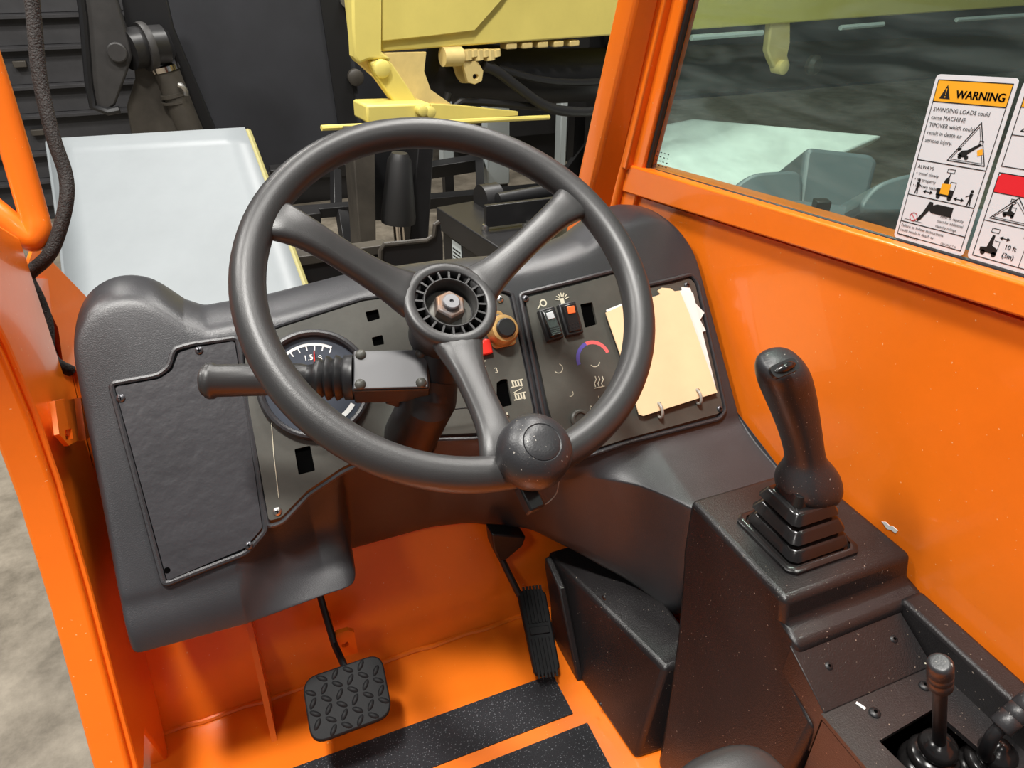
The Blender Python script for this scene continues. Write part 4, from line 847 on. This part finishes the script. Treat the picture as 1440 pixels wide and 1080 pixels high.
MB().lathe([(.0, 0), (.088, 0), (.09, .03), (.06, L2*.9), (.04, L2)], bt, bu-bt, 28).build('conical_boot', HOSE, MS, sharp=60)
MB().tube([bt+(0, 0, .05), np.array([bt[0], bt[1], bt[2]-.6])], .030, 18).build('chrome_rod', CHROME, MS)
MB().tube([np.array([bt[0], bt[1], bt[2]-.58]), np.array([bt[0], bt[1], 0])], .06, 18).build('rod_housing', BSTEEL, MS)
# ================================================================== TUBE RACK AND PALE BOARDS
YK = 4.7
RK = thing('tube_rack', 'black square-tube steel rack standing on the concrete', 'rack', (PY(470, 300, YK)[0], YK, 0))
def sq(a, b_, r=.03, nm='rail'): 
    a = np.array(a); b_ = np.array(b_); d = nrm(b_-a); s1 = nrm(np.cross(d, [0, 1, 0.2])); s2 = np.cross(d, s1)
    MB().box((a+b_)/2, (d, s1, s2), (np.linalg.norm(b_-a)/2, r, r)).build(nm, BSTEEL, RK, bevel=.004)
sq(PY(380, 303, YK), PY(505, 292, YK), .035); sq(PY(595, 284, YK), PY(760, 268, YK), .04)
sq(PY(380, 244, YK+.8), PY(505, 234, YK+.8), .045); sq(PY(600, 240, YK+.6), PY(690, 226, YK+.6), .05)
sq(PY(472, 240, YK+.4), PY(473, 296, YK+.1), .03, 'upright'); sq(PY(481, 300, YK-.02), PY(490, 352, YK-.3), .035, 'upright'); sq(PY(674, 228, YK+.5), PY(676, 278, YK), .03, 'upright')
sq(PY(450, 354, YK-.3), PY(488, 350, YK-.3), .035, 'foot'); sq(PY(425, 306, YK-.05), PY(450, 304, YK-.05), .045, 'latch_tab')
for px in (390, 700): 
    q_ = PY(px, 290, YK+.03); sq((q_[0], q_[1], 0), q_, .03, 'upright')
for k, (x0, x1, y0, y1) in enumerate(((686, 717, 160, 262), (624, 637, 160, 231), (787, 799, 150, 234))):
    YP = 5.1+.35*k; a = PY(x0, y1, YP); b_ = PY(x1, y0, YP)
    o = MB().abox((a[0], YP, a[2]), (b_[0], YP+.12, b_[2]+.2)).build('pale_board', PALE, bevel=.01)
    t = thing('pale_post', ('wide pale white post behind the tube rack', 'short narrow pale post between the mast and the wide post', 'narrow pale post beside the dark diagonal brace')[k], 'post', ((a[0]+b_[0])/2, YP, 0), 'pale posts')
    o.parent = t; o.matrix_parent_inverse = Matrix.Translation(-Vector(t['_loc'])); o.name = 'post_face'
    MB().abox((a[0]+.01, YP+.02, 0), (b_[0]-.01, YP+.1, a[2])).build('post_foot', BSTEEL, t)
DM = thing('dark_machine', 'black machine body with a diagonal brace beneath the yellow boom', 'machine', (PY(780, 250, 5.6)[0], 5.6, 0))
a = PY(640, 250, 6.2); b_ = PY(905, 140, 6.2); MB().abox((a[0], 6.2, .3), (b_[0], 6.8, 2.4)).build('machine_body', BSTEEL, DM)
MB().abox((a[0]+.2, 6.3, 0), (b_[0]-.2, 6.7, .3)).build('machine_base', SATINB, DM)
MB().box((PY(795, 250, 5.0)+PY(850, 175, 5.0))/2, (nrm(PY(795, 250, 5.0)-PY(850, 175, 5.0)), (0, 1, 0), nrm(np.cross(PY(795, 250, 5.0)-PY(850, 175, 5.0), (0, 1, 0)))), (.35, .03, .05)).build('diagonal_brace', HOSE, DM)
q_ = PY(812, 262, 5.0); MB().abox((q_[0]-.05, 5., 0), (q_[0]+.05, 5.1, PY(815, 160, 5.)[2])).build('brace_post', BSTEEL, DM)
# ================================================================== BLACK BOX, BRACKET
ZB = .8
BX = thing('black_box', 'black steel box with bar handle and white labels on its side', 'box', PZ(640, 330, ZB)*np.array([1, 1, 0]))
k0 = PZ(613, 291, ZB); k1 = PZ(722, 362, ZB); k2 = PZ(800, 262, ZB)
ka = nrm(k1-k0); kl = np.linalg.norm(k1-k0); kb = nrm(np.cross(zup, ka)); kb = kb if kb[0] > 0 else -kb; kw = (k2-k0)@kb
kbx = lambda a, b_, z: k0+ka*a+kb*b_+zup*z
MB().prism([kbx(-.0, 0, -.10), kbx(kl*1.15, 0, -.10), kbx(kl*1.15, kw, -.10), kbx(0, kw, -.10)], zup*.10).build('lid', BSTEEL, BX, bevel=.006)
MB().prism([kbx(.02, .02, -.102), kbx(kl*1.15-.02, .02, -.102), kbx(kl*1.15-.02, kw-.02, -.102), kbx(.02, kw-.02, -.102)], -zup*(ZB-.102)).build('box_body', SATINB, BX)
def lab(a, z, w_, h_, bars, m_=PALE):
    o = MB().prism([kbx(a, .018, z), kbx(a+w_, .018, z), kbx(a+w_, .018, z-h_), kbx(a, .018, z-h_)], -kb*.002).build('label', m_, BX)
    if bars:
        g_ = MB()
        for k in range(5): g_.box(kbx(a+w_/2, .0155, z-h_*(.3+.13*k)), (ka, kb, zup), (w_*.42, .0006, h_*.025))
        g_.build('label_line', SBLK, o)
lab(kl*.17, -.115, .09, .13, True); lab(kl*.60, -.115, .10, .10, False)
hp = [PZ(*p, ZB+.06) for p in [(682, 304), (780, 292)]]; hd_ = nrm(hp[1]-hp[0])
HB = MB().box((hp[0]+hp[1])/2, (hd_, np.cross(zup, hd_), zup), (np.linalg.norm(hp[1]-hp[0])/2, .012, .045)).build('handle_bar', BSTEEL, BX, bevel=.003)
for p in hp[:1]: MB().lathe([(.012, -.03), (.016, .0), (.012, .01)], p-zup*.045, zup, 12).build('stud', STEEL, BX)
MB().tube([PZ(676, 284, ZB+.02)+zup*.0, PZ(676, 284, ZB+.02)+(PZ(700, 280, ZB+.02)-PZ(676, 284, ZB+.02))], .075, 22).build('clamp_barrel', BSTEEL, BX)
MB().tube([PZ(700, 281, ZB+.05), PZ(778, 267, ZB+.05)], .03, 12).build('cross_tube', BSTEEL, BX)
MB().tube(spline([PZ(790, 278, ZB+.12), PZ(778, 298, ZB+.10), PZ(762, 312, ZB+.06), PZ(748, 318, ZB+.02)], 5), .026, 12).build('hose_stub', HOSE, BX)
for k in range(2): MB().lathe([(.03, 0), (.03, .012)], PZ(748-4*k, 316+4*k, ZB+.005+.015*k), nrm([.3, .3, 1]), 16).build('hose_clip', STEEL, BX)
BR = thing('mounting_bracket', 'black folded bracket plate just beyond the dashboard top', 'bracket', PD(600, 380, 1.9)*np.array([1, 1, 0]))
YR_ = 2.05
MB().prism([PY(*p, YR_) for p in [(537, 500), (535, 352), (540, 344), (600, 338), (610, 331), (612, 316), (616, 312), (620, 316), (623, 340), (626, 500)]], (0, .02, 0)).build('bracket_plate', BSTEEL, BR, bevel=.004)
MB().tube([PY(*p, YR_-.002) for p in [(535, 400), (535, 352), (540, 344), (600, 338), (610, 331), (612, 316), (618, 312)]], .008, 8).build('rolled_edge', TANSTEEL, BR)
MB().prism([PY(*p, YR_+.25) for p in [(385, 372), (545, 346), (545, 400), (380, 430), (380, 520), (545, 520)][:4]], (0, .02, 0)).build('back_channel', BSTEEL, BR, bevel=.003)
MB().prism([PY(*p, YR_+.24) for p in [(385, 366), (545, 344), (545, 356), (385, 380)]], (0, .06, 0)).build('channel_flange', TANSTEEL, BR, bevel=.003)
q_ = PY(560, 500, YR_); MB().abox((q_[0], YR_+.02, 0), (q_[0]+.1, YR_+.12, PY(560, 420, YR_)[2])).build('bracket_post', BSTEEL, BR)
q_ = PY(440, 400, YR_+.27); MB().abox((q_[0], YR_+.27, 0), (q_[0]+.1, YR_+.35, q_[2])).build('bracket_post', BSTEEL, BR)
# ================================================================== BEYOND THE TINTED WINDOW
HD = thing('engine_hood', 'low grey engine hood with humps seen through the tinted window', 'hood', (2.2, 1.2, 0))
def hx(px, py, d): return PD(px, py, d)
MB().prism([hx(*p, 2.3) for p in [(985, 292), (1010, 280), (1080, 272), (1200, 285), (1320, 282), (1500, 300), (1500, 700), (985, 700)]], nrm(np.cross(hx(1500, 300, 2.3)-hx(985, 292, 2.3), hx(985, 700, 2.3)-hx(985, 292, 2.3)))*.01+fw*.3).build('hood_body', HOOD, HD, bevel=.05, seg=4)
MB().prism(roundpoly([hx(*p, 2.6) for p in [(1118, 320), (1132, 212), (1140, 206), (1226, 216), (1236, 226), (1210, 330)]], .03), fw*.35).build('intake_box', HOOD, HD, bevel=.02, seg=3)
MB().prism(roundpoly([hx(*p, 2.55) for p in [(1015, 300), (1030, 262), (1060, 242), (1130, 238), (1130, 300)]], .05), fw*.3).build('hood_hump', HOOD, HD, bevel=.03, seg=3)
MB().prism(roundpoly([hx(*p, 2.2) for p in [(1200, 300), (1230, 258), (1290, 240), (1340, 250), (1370, 300)]], .08), fw*.25).build('hood_hump', HOOD, HD, bevel=.03, seg=3)
MB().box(hx(1155, 288, 2.15), (cr, chd, zup), (.022, .02, .015)).build('hood_latch', SATINB, HD, bevel=.003)
a0_ = PZ(905, 300, .05); WS = thing('pale_slab', 'pale flat stack standing on concrete beyond the tinted window', 'slab', PZ(1040, 300, 0))
sq4 = [PD(915, 178, 5.2), PD(975, 168, 5.3), PD(1245, 190, 5.2), PD(1250, 400, 4.0), PD(900, 400, 4.0)]
MB().prism([PD(915, 178, 5.2), PD(975, 166, 5.3), PD(1245, 190, 5.2), PD(1130, 240, 4.95), PD(1100, 330, 4.3), PD(900, 330, 4.3)], fw*.2).build('slab_face', SHEET, WS, bevel=.03)  # pale flat slab with a cut outline behind the window
q_ = PD(1080, 260, 4.9); MB().abox((q_[0]-.5, q_[1], 0), (q_[0]+.5, q_[1]+.6, q_[2]-.1)).build('slab_base', TANSTEEL, WS)
